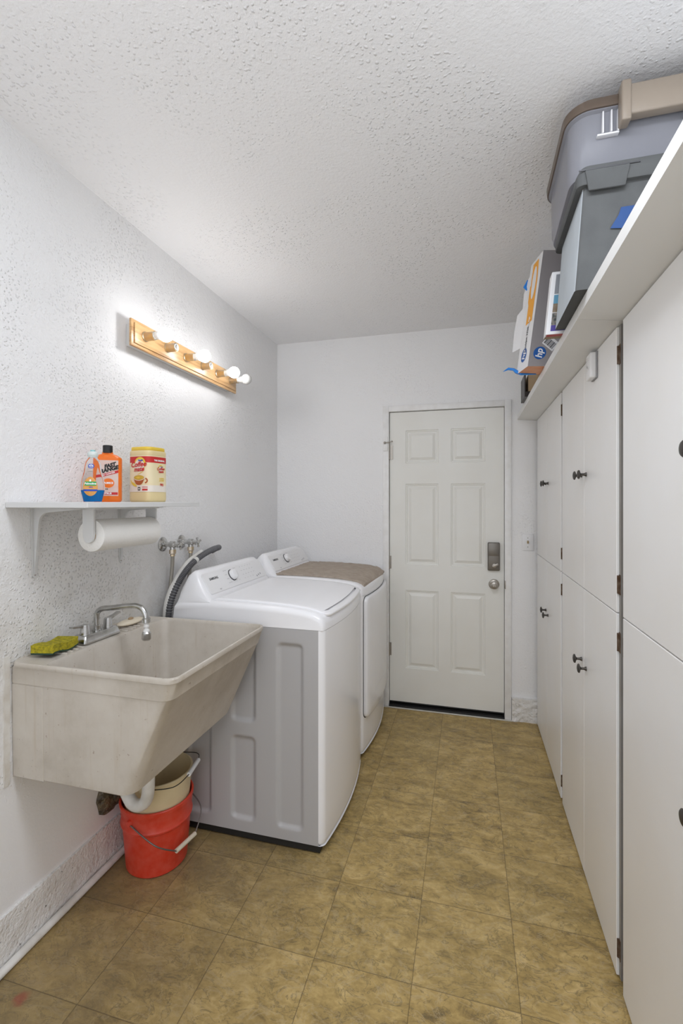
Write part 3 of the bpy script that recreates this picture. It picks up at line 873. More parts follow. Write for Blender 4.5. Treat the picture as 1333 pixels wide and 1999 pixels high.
    k = MB(); k.lathe(mid_p(ky, 0.56), nrm, [(0.030, 0), (0.030, 0.003), (0.0275, 0.003)], 36); obj('dial_ring', k, con, 'dark_grey', label='dark dial ring')
    k = MB(); k.lathe(mid_p(ky, 0.56), nrm, [(0.026, 0.0), (0.026, 0.012), (0.024, 0.016), (0.022, 0.022), (0.018, 0.0245), (0.0001, 0.025)], 36)
    obj('dial', k, con, 'plastic_white')
    k = MB(); vs, fs = text_mesh('SAMSUNG', 0.0165, 0.0006); add_flat(k, vs, fs, pf(y0 + 0.128, 0.66)); obj('lettering', k, con, 'dark_grey', 0)
    k = MB(); vs, fs = text_mesh('VRT', 0.008, 0.0003, space=1.3); add_flat(k, vs, fs, pf(y0 + 0.140, 0.12)); obj('small_print', k, con, 'grey_print', 0)
    # cycle names round the dial and button icons to the right (tiny grey print)
    k = MB()
    words = ['Heavy Duty', 'Normal', 'Bedding', 'Quick Wash', 'Delicates', 'Permanent', 'Rinse', 'Spin'] if kind == 'washing_machine' else ['Heavy Duty', 'Normal', 'Bedding', 'Time Dry', 'Delicates', 'Quick Dry', 'Air Fluff', 'Wrinkle']
    for i, w in enumerate(words):
        side = -1 if i < 4 else 1
        vs, fs = text_mesh(w, 0.0062, 0.0)
        add_flat(k, vs, fs, pf(ky + side * (0.052 - 0.003 * abs((i % 4) - 1.5)), 0.86 - 0.2 * (i % 4)))
    for c_ in range(5):
        for q in range(4 if c_ < 4 else 3):
            vs, fs = text_mesh(['Low', 'Med', 'High', 'Off'][q], 0.0058, 0.0)
            add_flat(k, vs, fs, pf(ky + 0.105 + 0.030 * c_, 0.84 - 0.2 * q))
    for c_ in range(3):
        vs, fs = ellipse_flat(0, 0, 0.005, 0.005, 12, 0, 1); add_flat(k, vs, fs, pf(ky + 0.235 + 0.022 * c_, 0.16 + 0.03 * c_))
    obj('panel_print', k, con, 'grey_print', 0)
    # --- dryer door
    if kind != 'washing_machine':
        def drr(inset, lift, r_=0.035, n_=10):
            out = []
            u0, u1, v0, v1 = y0 + 0.018 + inset, y1 - 0.030 - inset, 0.225 + inset, 0.905 - inset
            segs = []
            for cx, cy, a0 in ((u0 + r_, v0 + r_, 180), (u1 - r_, v0 + r_, 270), (u1 - r_, v1 - r_, 0), (u0 + r_, v1 - r_, 90)):
                for q in range(8):
                    an = math.radians(a0 + 90 * q / 7)
                    segs.append((cx + r_ * math.cos(an), cy + r_ * math.sin(an)))
            full = []
            for i in range(len(segs)):
                p, q = segs[i], segs[(i + 1) % len(segs)]
                d = math.hypot(q[0] - p[0], q[1] - p[1]); m_ = 8 if d > 0.1 else 1
                for t in range(m_): full.append((p[0] + (q[0] - p[0]) * t / m_, p[1] + (q[1] - p[1]) * t / m_))
            return [(xf + bow(y, yc, half) + lift, y, z) for y, z in full]
        mb = MB(); mb.loft([drr(-0.003, -0.004), drr(-0.003, 0.0012)], False, True); obj('door_seal', mb, r, 'black', 50)
        mb = MB(); rr_ = [drr(0.0015, -0.003), drr(0.0015, 0.012), drr(0.004, 0.018), drr(0.012, 0.021), drr(0.05, 0.0225), drr(0.13, 0.024, 0.02)]
        mb.loft(rr_, True, True); obj('door', mb, r, 'appliance', 50)
    return r
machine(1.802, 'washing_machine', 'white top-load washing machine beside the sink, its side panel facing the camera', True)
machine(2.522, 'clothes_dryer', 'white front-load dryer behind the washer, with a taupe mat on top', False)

# taupe mat spread over the dryer
def mat_mesh():
    mb = MB()
    nx, ny = 60, 64
    prof = [(-1.12, 1.003), (-1.00, 1.004), (-0.90, 1.003), (-0.80, 1.000), (-0.72, 0.996), (-0.65, 0.989), (-0.61, 0.981), (-0.585, 0.971), (-0.565, 0.955), (-0.5, 0.92)]
    def tz(x):
        for (a, za), (b, zb_) in zip(prof, prof[1:]):
            if a <= x <= b: return za + (zb_ - za) * (x - a) / (b - a)
        return prof[0][1]
    yc = 2.522 + 0.3425
    def P(i, j, lift):
        u, v = i / nx, j / ny
        x = -1.096 + 0.530 * u + 0.012 * v; y = 2.566 + 0.585 * v + 0.01 * (u - 0.5)
        xw = x
        x += 0.45 * bow(y, yc, 0.3425) * min(1, max(0, (xw + 0.70) / 0.13))
        w = 0.0035 * noise.noise(Vector((u * 9, v * 9, 2))) + 0.002 * noise.noise(Vector((u * 26, v * 26, 7)))
        seam = 0
        for s_ in (0.12, 0.88):
            seam = max(seam, math.exp(-((u - s_) / 0.008) ** 2), math.exp(-((v - s_) / 0.008) ** 2))
        quilt = 0.0012 * (abs(math.sin(u * 26)) + abs(math.sin(v * 26 + 3 * math.sin(u * 9))))
        z = tz(xw) + 0.0045 + lift * (0.006 + w + quilt - 0.0035 * seam) + 0.012 * max(0, v - 0.75) * 4 * max(0, u - 0.7) * 3 * 0.4
        if not lift: z = max(z - 0.003, tz(xw) + 0.001)
        return (x, y, z)
    T = [[mb.bm.verts.new(P(i, j, 1)) for j in range(ny + 1)] for i in range(nx + 1)]
    B = [[mb.bm.verts.new(P(i, j, 0)) for j in range(ny + 1)] for i in range(nx + 1)]
    for i in range(nx):
        for j in range(ny):
            mb.face([T[i][j], T[i + 1][j], T[i + 1][j + 1], T[i][j + 1]]); mb.face([B[i][j], B[i][j + 1], B[i + 1][j + 1], B[i + 1][j]])
    for i in range(nx):
        mb.face([T[i][0], B[i][0], B[i + 1][0], T[i + 1][0]]); mb.face([T[i][ny], T[i + 1][ny], B[i + 1][ny], B[i][ny]])
    for j in range(ny):
        mb.face([T[0][j], T[0][j + 1], B[0][j + 1], B[0][j]]); mb.face([T[nx][j], B[nx][j], B[nx][j + 1], T[nx][j + 1]])
    return mb
single('bath_mat', mat_mesh(), 'mat_fabric', (-0.83, 2.86, 1.0), 'taupe quilted cotton mat spread over the dryer top', 'mat', smooth=60)

# ------------------------------------------------------------------ utility sink
sink = root('utility_sink', (-1.1, 1.44, 0.57), 'stained cream wall-hung utility sink on the left wall', 'sink')
W0 = XL + 0.0015
S0, S1 = 1.140, 1.750
mb = MB()
rings = [
    rrect(W0, -0.962, S0 + 0.018, S1 - 0.022, (0.004, 0.035, 0.035, 0.004), 0.568),
    rrect(W0, -0.945, S0 + 0.009, S1 - 0.010, (0.004, 0.040, 0.040, 0.004), 0.576),
    rrect(W0, -0.938, S0 + 0.007, S1 - 0.006, (0.004, 0.040, 0.040, 0.004), 0.592),
    rrect(W0, -0.816, S0 + 0.003, S1 - 0.004, (0.004, 0.032, 0.032, 0.004), 0.868),
    rrect(W0, -0.8125, S0 + 0.0005, S1 - 0.002, (0.004, 0.034, 0.034, 0.004), 0.870),
    rrect(W0, -0.7975, S0 - 0.002, S1, (0.012, 0.034, 0.034, 0.006), 0.919),
    rrect(W0, -0.7945, S0 - 0.005, S1 + 0.002, (0.024, 0.036, 0.036, 0.008), 0.921),
    rrect(W0, -0.7925, S0 - 0.005, S1 + 0.003, (0.026, 0.036, 0.036, 0.008), 0.933),
    rrect(W0, -0.794, S0 - 0.003, S1 + 0.002, (0.026, 0.036, 0.036, 0.008), 0.9365),
    rrect(W0 + 0.004, -0.800, S0 + 0.003, S1 - 0.004, (0.026, 0.033, 0.033, 0.010), 0.9365),
    rrect(-1.268, -0.803, S0 + 0.007, S1 - 0.008, (0.030, 0.030, 0.030, 0.030), 0.9325),
    rrect(-1.264, -0.806, S0 + 0.010, S1 - 0.011, (0.030, 0.030, 0.030, 0.030), 0.924),
    rrect(-1.255, -0.950, S0 + 0.022, S1 - 0.022, (0.035, 0.035, 0.035, 0.035), 0.610),
    rrect(-1.245, -0.965, S0 + 0.035, S1 - 0.035, (0.035, 0.035, 0.035, 0.035), 0.592),
]
mb.loft(rings)
basin = obj('basin', mb, sink, 'tub', 40)
mb = MB(); mb.box(W0, -1.262, 0, 0.006, 0.574, 0.866, 0.0008, 1, lambda c: Vector((c.x, S0 + 0.0015 + c.y + (0.866 - c.z) * 0.014, c.z))); obj('wall_flange', mb, sink, 'tub', 30)
for y in (1.245, 1.268, 1.291, 1.314, 1.53, 1.553, 1.576, 1.60, 1.625):
    mb = MB(); mb.box(-1.322, -1.274, y - 0.0045, y + 0.0045, 0.932, 0.9395, 0.002, 2); obj('drain_ridge', mb, sink, 'tub')
mb = MB(); mb.tube(curve([(W0 + 0.004, S0 + 0.022, 0.934), (W0 + 0.004, 1.4, 0.942), (W0 + 0.004, S1 - 0.01, 0.934)], 10), 0.006, 8); obj('back_lip', mb, sink, 'tub')
mb = MB()
trap = curve([(-1.118, 1.45, 0.566), (-1.118, 1.45, 0.46), (-1.120, 1.45, 0.385), (-1.132, 1.45, 0.346), (-1.160, 1.45, 0.327), (-1.190, 1.452, 0.331), (-1.216, 1.456, 0.358), (-1.240, 1.46, 0.40), (-1.27, 1.475, 0.42), (-1.3825, 1.52, 0.42)], 8)
mb.tube(trap, 0.022, 16)
mb.lathe((-1.118, 1.45, 0.480), (0, 0, 1), [(0.022, 0), (0.028, 0.003), (0.028, 0.03), (0.022, 0.034)], 16)
obj('drain_trap', mb, sink, 'pvc', label='white plastic drain trap')
# old sealant strip beside the sink
mb = rough_box(XL, XL + 0.005, S0 - 0.026, S0 - 0.007, 0.555, 0.955, 'x', 0.003)
single('sealant_strip', mb, 'sealant', (XL + 0.004, S0 - 0.016, 0.75), 'ragged cream sealant strip on the wall along the sink edge', 'strip')
# ragged hole in wall below the sink
mb = MB()
cen = V(XL + 0.002, 1.565, 0.275)
rings = []
for r_, dx in ((0.070, 0.0), (0.066, 0.010), (0.054, 0.022), (0.036, 0.030), (0.016, 0.028)):
    ring = []
    for k in range(28):
        a = 2 * math.pi * k / 28
        q = r_ * (1 + 0.22 * noise.noise(Vector((math.cos(a) * 1.6, math.sin(a) * 1.6, 0.7))) + 0.10 * noise.noise(Vector((math.cos(a) * 5, math.sin(a) * 5, r_ * 60))))
        ring.append(cen + V(dx + 0.008 * noise.noise(Vector((a * 3, r_ * 80, 0))), 1.05 * q * math.cos(a), 1.10 * q * math.sin(a)))
    rings.append(ring)
mb.loft(rings)
mb.tube([cen + V(0.0, 0.01, 0.01), cen + V(0.03, 0.0, 0.0), cen + V(0.055, -0.01, -0.01)], 0.024, 12)
single('wall_pipe_stub', mb, 'hole', tuple(cen), 'grimy dark pipe stub poking from the wall under the sink', 'pipe', smooth=60)

# faucet
fau = root('faucet', (-1.318, 1.42, 0.9365), 'worn chrome two-handle faucet on the sink ledge', 'faucet')
mb = MB()
mb.loft([rrect(-1.350, -1.286, 1.333, 1.508, 0.010, 0.9362), rrect(-1.350, -1.286, 1.333, 1.508, 0.010, 0.942), rrect(-1.344, -1.292, 1.340, 1.501, 0.010, 0.962), rrect(-1.341, -1.295, 1.343, 1.498, 0.009, 0.965)])
obj('faucet_base', mb, fau, 'chrome')
for y, d in ((1.365, (-0.012, -0.045, 0.004)), (1.474, (0.004, 0.050, 0.014))):
    mb = MB(); mb.lathe((-1.318, y, 0.9645), (0, 0, 1), [(0.0175, 0), (0.0165, 0.005), (0.0135, 0.030), (0.0115, 0.034), (0.0001, 0.035)], 12)
    h = obj('handle', mb, fau, 'chrome', 25)
    mb = MB(); p = Vector((-1.318, y, 0.992))
    dv = Vector(d); sd = Vector((1, 0, 0))
    mb.loft([[p + sd * -0.009 + V(0, 0, -0.006), p + sd * 0.009 + V(0, 0, -0.006), p + sd * 0.009 + V(0, 0, 0.006), p + sd * -0.009 + V(0, 0, 0.006)],
             [p + dv * 0.6 + sd * -0.008 + V(0, 0, -0.002), p + dv * 0.6 + sd * 0.008 + V(0, 0, -0.002), p + dv * 0.6 + sd * 0.008 + V(0, 0, 0.004), p + dv * 0.6 + sd * -0.008 + V(0, 0, 0.004)],
             [p + dv * 1.05 + sd * -0.009 + V(0, 0, -0.001), p + dv * 1.05 + sd * 0.009 + V(0, 0, -0.001), p + dv * 1.05 + sd * 0.009 + V(0, 0, 0.005), p + dv * 1.05 + sd * -0.009 + V(0, 0, 0.005)]])
    obj('lever', mb, h, 'chrome', 30)
mb = MB(); mb.lathe((-1.318, 1.42, 0.964), (0, 0, 1), [(0.016, 0), (0.016, 0.004), (0.0135, 0.006), (0.0135, 0.020), (0.011, 0.022)], 14)
mb.tube(curve([(-1.318, 1.42, 0.975), (-1.318, 1.42, 1.012), (-1.312, 1.42, 1.034), (-1.290, 1.42, 1.046), (-1.25, 1.42, 1.051), (-1.18, 1.42, 1.062), (-1.145, 1.42, 1.064), (-1.122, 1.42, 1.056), (-1.108, 1.42, 1.036), (-1.104, 1.42, 1.015)], 7), 0.0098, 16)
sp = obj('spout', mb, fau, 'chrome', 40)
mb = MB(); mb.lathe((-1.104, 1.42, 1.018), (0, 0, -1), [(0.011, -0.006), (0.0135, -0.004), (0.0135, 0.010), (0.010, 0.012)], 16); obj('spout_collar', mb, sp, 'chrome')
mb = MB(); mb.lathe((-1.104, 1.42, 1.006), (0, 0, -1), [(0.0085, 0), (0.0085, 0.008), (0.0095, 0.009), (0.0095, 0.014), (0.0075, 0.016), (0.0075, 0.022), (0.010, 0.024), (0.012, 0.032)], 16); obj('aerator_stem', mb, sp, 'socket_white', label='pale plastic aerator stem')
mb = MB(); mb.lathe((-1.104, 1.42, 0.976), (0, 0, -1), [(0.012, 0), (0.0155, 0.006), (0.0165, 0.020), (0.0165, 0.026), (0.013, 0.031), (0.0001, 0.031)], 12); obj('spray_head', mb, sp, 'chrome', 25)

# sponge
spg = root('sponge', (-1.325, 1.245, 0.9395), 'yellow sponge with dark green scourer side, on the near end of the sink ledge', 'sponge')
def sponge(z0, z1, name, m, lift):
    mb = MB(); nx, ny, nz = 14, 24, 4
    c, s_ = math.cos(math.radians(14)), math.sin(math.radians(14))
    def W(u, v, w):
        x, y = (u - 0.5) * 0.072, (v - 0.5) * 0.112
        e = 0.0025 * noise.noise(Vector((u * 14, v * 20, w * 5)))
        arch = 0.004 * math.sin(v * math.pi * 2.1 + 0.5) + 0.004
        z = z0 + (z1 - z0) * w + arch + (e if w > 0 else 0)
        x += e; y += e
        return (-1.322 + x * c - y * s_ * 0.25, 1.245 + x * s_ + y * c, z)
    grid = {}
    def vt(i, j, k):
        if (i, j, k) not in grid: grid[(i, j, k)] = mb.bm.verts.new(W(i / nx, j / ny, k / nz))
        return grid[(i, j, k)]
    for i in range(nx):
        for j in range(ny):
            for k in (0, nz): mb.face([vt(i, j, k), vt(i + 1, j, k), vt(i + 1, j + 1, k), vt(i, j + 1, k)])
    for i in range(nx):
        for k in range(nz):
            for j in (0, ny): mb.face([vt(i, j, k), vt(i + 1, j, k), vt(i + 1, j, k + 1), vt(i, j, k + 1)])
    for j in range(ny):
        for k in range(nz):
            for i in (0, nx): mb.face([vt(i, j, k), vt(i, j + 1, k), vt(i, j + 1, k + 1), vt(i, j, k + 1)])
    obj(name, mb, spg, m, 50)
sponge(0.9400, 0.9450, 'scourer', 'scour', 0)
sponge(0.9452, 0.9690, 'sponge_body', 'sponge', 0)

# soap bar
so = root('soap_bar', (-1.325, 1.60, 0.9395), 'cream soap bar with a small tan lump, behind the faucet', 'soap')
mb = MB(); mb.ball((-1.325, 1.605, 0.950), 0.05, 20, (0.62, 1.35, 0.22)); obj('soap_body', mb, so, 'soap', 60)
mb = MB(); mb.ball((-1.322, 1.605, 0.963), 0.010, 12, (0.9, 1.3, 0.6)); obj('tan_lump', mb, so, 'tan_stone', 60)

# ------------------------------------------------------------------ buckets
def bucket(kind, cx, cy, z0, r0, z1, r1, m, rim, label):
    r = root(kind, (cx, cy, z0), label, 'bucket')
    mb = MB(); t = 0.003
    h = z1 - z0
    R = lambda z: r0 + (r1 - r0) * (z - z0) / h
    p = [(r0 - 0.006, 0), (r0, 0.006)]
    if rim: p += [(R(z1 - 0.092), h - 0.092), (R(z1 - 0.084) + 0.006, h - 0.086), (R(z1 - 0.08) + 0.0065, h - 0.080), (R(z1 - 0.076) + 0.002, h - 0.074), (R(z1 - 0.02) + 0.002, h - 0.024)]
    p += [(r1 + (0.004 if rim else 0.0), h - 0.014), (r1 + 0.004, h - 0.012), (r1 + 0.005, h - 0.003), (r1 + 0.002, h), (r1 - t, h), (R(z1 - 0.02) - t, h - 0.02), (r0 - t, 0.010), (0.001, 0.009)]
    mb.lathe((cx, cy, z0), (0, 0, 1), p, 56)
    obj('bucket_body', mb, r, m, 40)
    return r
bx, by = -1.212, 1.625
rb = bucket('red_bucket', bx, by, 0.0005, 0.116, 0.262, 0.136, 'red_plastic', True, 'scuffed red bucket on the floor under the sink')
cb = bucket('cream_bucket', bx + 0.004, by - 0.002, 0.040, 0.105, 0.362, 0.131, 'cream_plastic', False, 'cream bucket nested inside the red bucket')
def handle(r, cx, cy, zr, rad, ang, drop, m, gm, wr, mx=0.0):
    """bail hanging from two ears at +-90 deg around direction ang"""
    a = math.radians(ang)
    fwd = Vector((math.cos(a), math.sin(a), 0)); side = Vector((-math.sin(a), math.cos(a), 0))
    o = Vector((cx, cy, zr))
    e1, e2 = o + side * (rad + 0.006), o - side * (rad + 0.006)
    g1, g2 = o + fwd * (rad + 0.02 + mx) + side * 0.052 + V(0, 0, drop), o + fwd * (rad + 0.02 + mx) - side * 0.052 + V(0, 0, drop)
    m1 = e1.lerp(g1, 0.5) + fwd * 0.040 + side * 0.028; m2 = e2.lerp(g2, 0.5) + fwd * 0.040 - side * 0.028
    w = obj('wire_handle', MB().tube(curve([e1, m1, g1], 8) + curve([g1, g2], 4)[1:] + curve([g2, m2, e2], 8)[1:], wr, 8), r, m, 50)
    obj('grip', MB().cyl(g1, g2, 0.0085, seg=14), w, gm, 50, label='white plastic grip tube')
    for e, s_ in ((e1, 1), (e2, -1)):
        k = MB(); k.lathe(e - side * s_ * 0.010, side * s_, [(0.013, 0), (0.013, 0.008), (0.009, 0.013), (0.0001, 0.013)], 14)
        obj('handle_ear', k, r, 'red_plastic' if r is rb else 'cream_plastic', 50)
handle(rb, bx, by, 0.222, 0.135, -9, -0.118, 'wire', 'grip_cream', 0.0026, -0.006)
handle(cb, bx + 0.004, by - 0.002, 0.352, 0.128, 12, 0.018, 'dark_wire', 'plastic_white', 0.0018, 0.000)

# ------------------------------------------------------------------ wall shelf and what stands on it
ZSH = 1.4367
SX0, SX1, SY0, SY1 = XL + 0.001, -1.073, 1.121, 1.712
mb = MB(); mb.box(SX0, SX1, SY0, SY1, ZSH - 0.0175, ZSH - 0.0005, 0.001, 1)
single('wall_shelf', mb, 'bracket', (-1.23, 1.41, ZSH - 0.009), 'white laminate wall shelf above the sink', 'shelf', smooth=30)
def bracket(y, label):
    mb = MB(); w = 0.016
    z1 = ZSH - 0.018
    # wall leg, shelf leg, pressed fillet between them
    leg = lambda: None
    mb.prism([(SX0 + 0.0005, y - w * 1.0, z1 - 0.001), (SX0 + 0.0005, y + w * 1.0, z1 - 0.001), (SX0 + 0.0005, y + w * 0.55, 1.192), (SX0 + 0.0005, y, 1.184), (SX0 + 0.0005, y - w * 0.55, 1.192)], (0.0022, 0, 0))
    mb.prism([(SX0 + 0.001, y - w, z1 - 0.0005), (SX0 + 0.001, y + w, z1 - 0.0005), (SX1 - 0.10, y + w * 0.5, z1 - 0.0005), (SX1 - 0.10, y - w * 0.5, z1 - 0.0005)], (0, 0, -0.0022))
    prof = [(SX0 + 0.002, z1 - 0.002)]
    n = 14
    pts = [Vector((SX0 + 0.004, 1.196)), Vector((SX0 + 0.020, 1.36))]
    for k in range(1, 9):
        t = math.radians(180 - 90 * k / 8)
        pts.append(Vector((SX0 + 0.060 + 0.038 * math.cos(t), z1 - 0.052 + 0.036 * math.sin(t))))
    pts.append(Vector((SX1 - 0.105, z1 - 0.005)))
    L = [(p.x, y - 0.004, p.y) for p in pts] + [(SX0 + 0.002, y - 0.004, z1 - 0.002)]
    mb.prism(L, (0, 0.008, 0), 0.0)
    o = single('shelf_bracket', mb, 'bracket', (SX0, y, 1.3), label, 'bracket', 'pressed steel brackets under the wall shelf', 30)
    for z in (1.196, z1 - 0.022):
        k = MB(); k.lathe((SX0 + 0.0026, y, z), (1, 0, 0), [(0.004, 0), (0.003, 0.0015)], 10); obj('screw', k, o, 'nickel')
bracket(1.222, 'near white steel bracket under the wall shelf, left of the towel roll')
bracket(1.618, 'far white steel bracket, mostly behind the towel roll')

# towel holder and roll
th = root('paper_towel_holder', (-1.19, 1.40, ZSH - 0.018), 'white plastic paper towel holder screwed under the wall shelf', 'towel holder')
AX, AZ = -1.185, 1.327
mb = MB(); mb.box(AX - 0.028, AX + 0.030, 1.236, 1.560, ZSH - 0.0245, ZSH - 0.018, 0.001); obj('mounting_plate', mb, th, 'bracket')
for y in (1.240, 1.548):
    ring = [(AX - 0.023, y, ZSH - 0.024), (AX - 0.021, y, AZ + 0.004)]
    for k in range(11):
        a = math.radians(180 + 180 * k / 10); ring.append((AX + 0.020 * math.cos(a), y, AZ - 0.004 + 0.020 * math.sin(a)))
    ring += [(AX + 0.021, y, AZ + 0.004), (AX + 0.023, y, ZSH - 0.024)]
    mb = MB(); mb.prism(ring, (0, 0.008, 0), 0.001, 1); obj('arm', mb, th, 'bracket', 30)
rl = root('paper_towel_roll', (AX, 1.4, AZ), 'roll of white paper towels hanging under the wall shelf', 'paper towel')
mb = MB()
mb.lathe((AX, 1.251, AZ), (0, 1, 0), [(0.019, 0.001), (0.050, 0), (0.0525, 0.002), (0.0525, 0.290), (0.050, 0.292), (0.019, 0.291)], 48, False)
obj('towels', mb, rl, 'paper', 50)
mb = MB(); mb.lathe((AX, 1.2505, AZ), (0, 1, 0), [(0.017, 0), (0.0195, 0), (0.0195, 0.2925), (0.017, 0.2925)], 32, False); obj('core', mb, rl, 'kraft', 50)

# --- surface wrapping for labels
class Sup:
    """super-ellipse column, rotated by rot; s = arc length from the -Y' direction, counter-clockwise seen from above"""
    def __init__(s, cx, cy, a, b, n, rot, prof=None):
        s.cx, s.cy, s.a, s.b, s.n, s.rot, s.prof = cx, cy, a, b, n, math.radians(rot), prof or (lambda z: 1.0)
        s.P = []; N = 240
        for k in range(N):
            t = -math.pi / 2 + 2 * math.pi * k / N
            c, q = math.cos(t), math.sin(t)
            s.P.append(Vector((math.copysign(abs(c) ** (2 / n), c) * a, math.copysign(abs(q) ** (2 / n), q) * b)))
        s.S = [0.0]
        for k in range(1, N + 1): s.S.append(s.S[-1] + (s.P[k % N] - s.P[k - 1]).length)
    def at(s, u, z, off=0.0):
        L = s.S[-1]; u = u % L; N = len(s.P)
        lo, hi = 0, N
        while hi - lo > 1:
            m_ = (lo + hi) // 2
            if s.S[m_] <= u: lo = m_
            else: hi = m_
        p, q = s.P[lo], s.P[(lo + 1) % N]
        t = (u - s.S[lo]) / max(1e-9, s.S[lo + 1] - s.S[lo])
        w = p.lerp(q, t); d = (q - p).normalized(); nn = Vector((d.y, -d.x))
        k = s.prof(z); w = w * k + nn * off
        c, q_ = math.cos(s.rot), math.sin(s.rot)
        return Vector((s.cx + w.x * c - w.y * q_, s.cy + w.x * q_ + w.y * c, z))
    def ring(s, z, k=1.0, N=64):
        c, q_ = math.cos(s.rot), math.sin(s.rot); out = []
        for i in range(N):
            t = 2 * math.pi * i / N; cc, qq = math.cos(t), math.sin(t)
            x = math.copysign(abs(cc) ** (2 / s.n), cc) * s.a * k; y = math.copysign(abs(qq) ** (2 / s.n), qq) * s.b * k
            out.append((s.cx + x * c - y * q_, s.cy + x * q_ + y * c, z))
        return out
    shift = 0.0
    def flat(s, u0, z0, off):
        return lambda x, y: s.at(u0 + x + s.shift, z0 + y, off)

# coffee creamer canister
Z0 = ZSH
can = root('creamer_canister', (-1.245, 1.612, Z0), 'cream coffee creamer canister with red band label on the wall shelf', 'canister')
kp = lambda z: 1.0 - 0.02 * max(0, (z - Z0 - 0.03)) / 0.17
C = Sup(-1.245, 1.612, 0.056, 0.056, 4.2, -6, kp)
mb = MB(); mb.loft([C.ring(Z0, 0.93), C.ring(Z0 + 0.003, 0.98), C.ring(Z0 + 0.010, 1.01), C.ring(Z0 + 0.036, 1.01), C.ring(Z0 + 0.040, 0.998), C.ring(Z0 + 0.182, 0.98), C.ring(Z0 + 0.186, 1.0), C.ring(Z0 + 0.199, 0.995), C.ring(Z0 + 0.203, 0.96)])
obj('canister_body', mb, can, 'coffee_cream', 50)
mb = MB(); mb.loft([C.ring(Z0 + 0.2035, 0.90), C.ring(Z0 + 0.205, 0.925), C.ring(Z0 + 0.215, 0.925), C.ring(Z0 + 0.2175, 0.90), C.ring(Z0 + 0.2165, 0.80)])
obj('lid', mb, can, 'gold_print', 50, label='mustard yellow lid')
lab = MB()
Ltot = C.S[-1]
lab.use('coffee_label'); vs, fs = rect_flat(-0.058, 0.165, 0, 0.142, 90, 2); add_flat(lab, vs, fs, C.flat(0, Z0 + 0.040, 0.0008))
lab.use('coffee_white'); vs, fs = rect_flat(-0.058, 0.165, 0.0, 0.026, 90, 1); add_flat(lab, vs, fs, C.flat(0, Z0 + 0.040, 0.0012))
lab.use('label_red'); vs, fs = rect_flat(-0.058, 0.165, 0.0, 0.024, 90, 1); add_flat(lab, vs, fs, C.flat(0, Z0 + 0.155, 0.0012))
obj('wrap_label', lab, can, None, 50)
C.shift = 0.014
art = MB()
art.use('gold_print'); vs, fs = ellipse_flat(-0.002, 0, 0.027, 0.027); add_flat(art, vs, fs, C.flat(0, Z0 + 0.150, 0.0015))
art.use('coffee_white'); vs, fs = ellipse_flat(-0.004, 0, 0.0235, 0.0235); add_flat(art, vs, fs, C.flat(0, Z0 + 0.144, 0.0018))
art.use('gold_print'); vs, fs = ellipse_flat(0.093, 0, 0.014, 0.014); add_flat(art, vs, fs, C.flat(0, Z0 + 0.134, 0.0015))
art.use('coffee_white'); vs, fs = ellipse_flat(0.093, 0, 0.012, 0.011); add_flat(art, vs, fs, C.flat(0, Z0 + 0.132, 0.0018))
art.use('mug')
n = 20; vs = []; fs = []
for k in range(n + 1):
    u = -1 + 2 * k / n; vs.append((-0.006 + u * 0.028, 0.0)); 
for k in range(n + 1):
    u = -1 + 2 * k / n; vs.append((-0.006 + u * 0.019, -0.027 + 0.010 * abs(u) ** 3))
for k in range(n): fs.append((k, n + 1 + k, n + 2 + k, k + 1))
add_flat(art, vs, fs, C.flat(0, Z0 + 0.094, 0.0018))
hv = []; hf = []
for k in range(13):
    a = math.radians(80 - 170 * k / 12)
    hv += [(0.022 + 0.011 * math.cos(a), -0.010 + 0.011 * math.sin(a)), (0.022 + 0.006 * math.cos(a), -0.010 + 0.006 * math.sin(a))]
    if k: hf.append((2 * k - 2, 2 * k, 2 * k + 1, 2 * k - 1))
add_flat(art, hv, hf, C.flat(0, Z0 + 0.094, 0.0017))
art.use('coffee_white'); vs, fs = ellipse_flat(-0.006, 0, 0.0285, 0.012); add_flat(art, vs, fs, C.flat(0, Z0 + 0.096, 0.0020))
art.use('drink'); vs, fs = ellipse_flat(-0.006, 0, 0.0255, 0.0098); add_flat(art, vs, fs, C.flat(0, Z0 + 0.096, 0.0023))
art.use('gold_print'); vs, fs = ellipse_flat(-0.010, 0, 0.010, 0.0035); add_flat(art, vs, fs, C.flat(0, Z0 + 0.096, 0.0026))
vs, fs = ellipse_flat(-0.030, 0, 0.014, 0.0055); vs = [(x, y - 0.55 * (x + 0.03)) for x, y in vs]; add_flat(art, vs, fs, C.flat(0, Z0 + 0.069, 0.0026))
vs, fs = ellipse_flat(-0.040, 0, 0.009, 0.004); vs = [(x, y - 1.2 * (x + 0.04)) for x, y in vs]; add_flat(art, vs, fs, C.flat(0, Z0 + 0.075, 0.0024))
vs, fs = rect_flat(-0.012, 0.014, -0.0012, 0.0012); vs = [(x, y + 0.45 * x) for x, y in vs]; add_flat(art, vs, fs, C.flat(0, Z0 + 0.1135, 0.0021))
art.use('dark_grey'); vs, fs = rect_flat(-0.006, 0.006, -0.007, 0.007); add_flat(art, vs, fs, C.flat(-0.005, Z0 + 0.052, 0.0016))
art.use('coffee_white'); vs, fs = ellipse_flat(0, 0, 0.0032, 0.0036, 12); add_flat(art, vs, fs, C.flat(-0.005, Z0 + 0.052, 0.0019))
for k in range(7):
    art.use('grey_print'); vs, fs = rect_flat(-0.0035, 0.0035, 0, 0.0012); add_flat(art, vs, fs, C.flat(-0.060, Z0 + 0.050 + 0.0024 * k, 0.0016))
art.use('label_red'); vs, fs = rect_flat(0.010, 0.032, -0.004, 0.003, 12, 1); add_flat(art, vs, fs, C.flat(0, Z0 + 0.049, 0.0016))
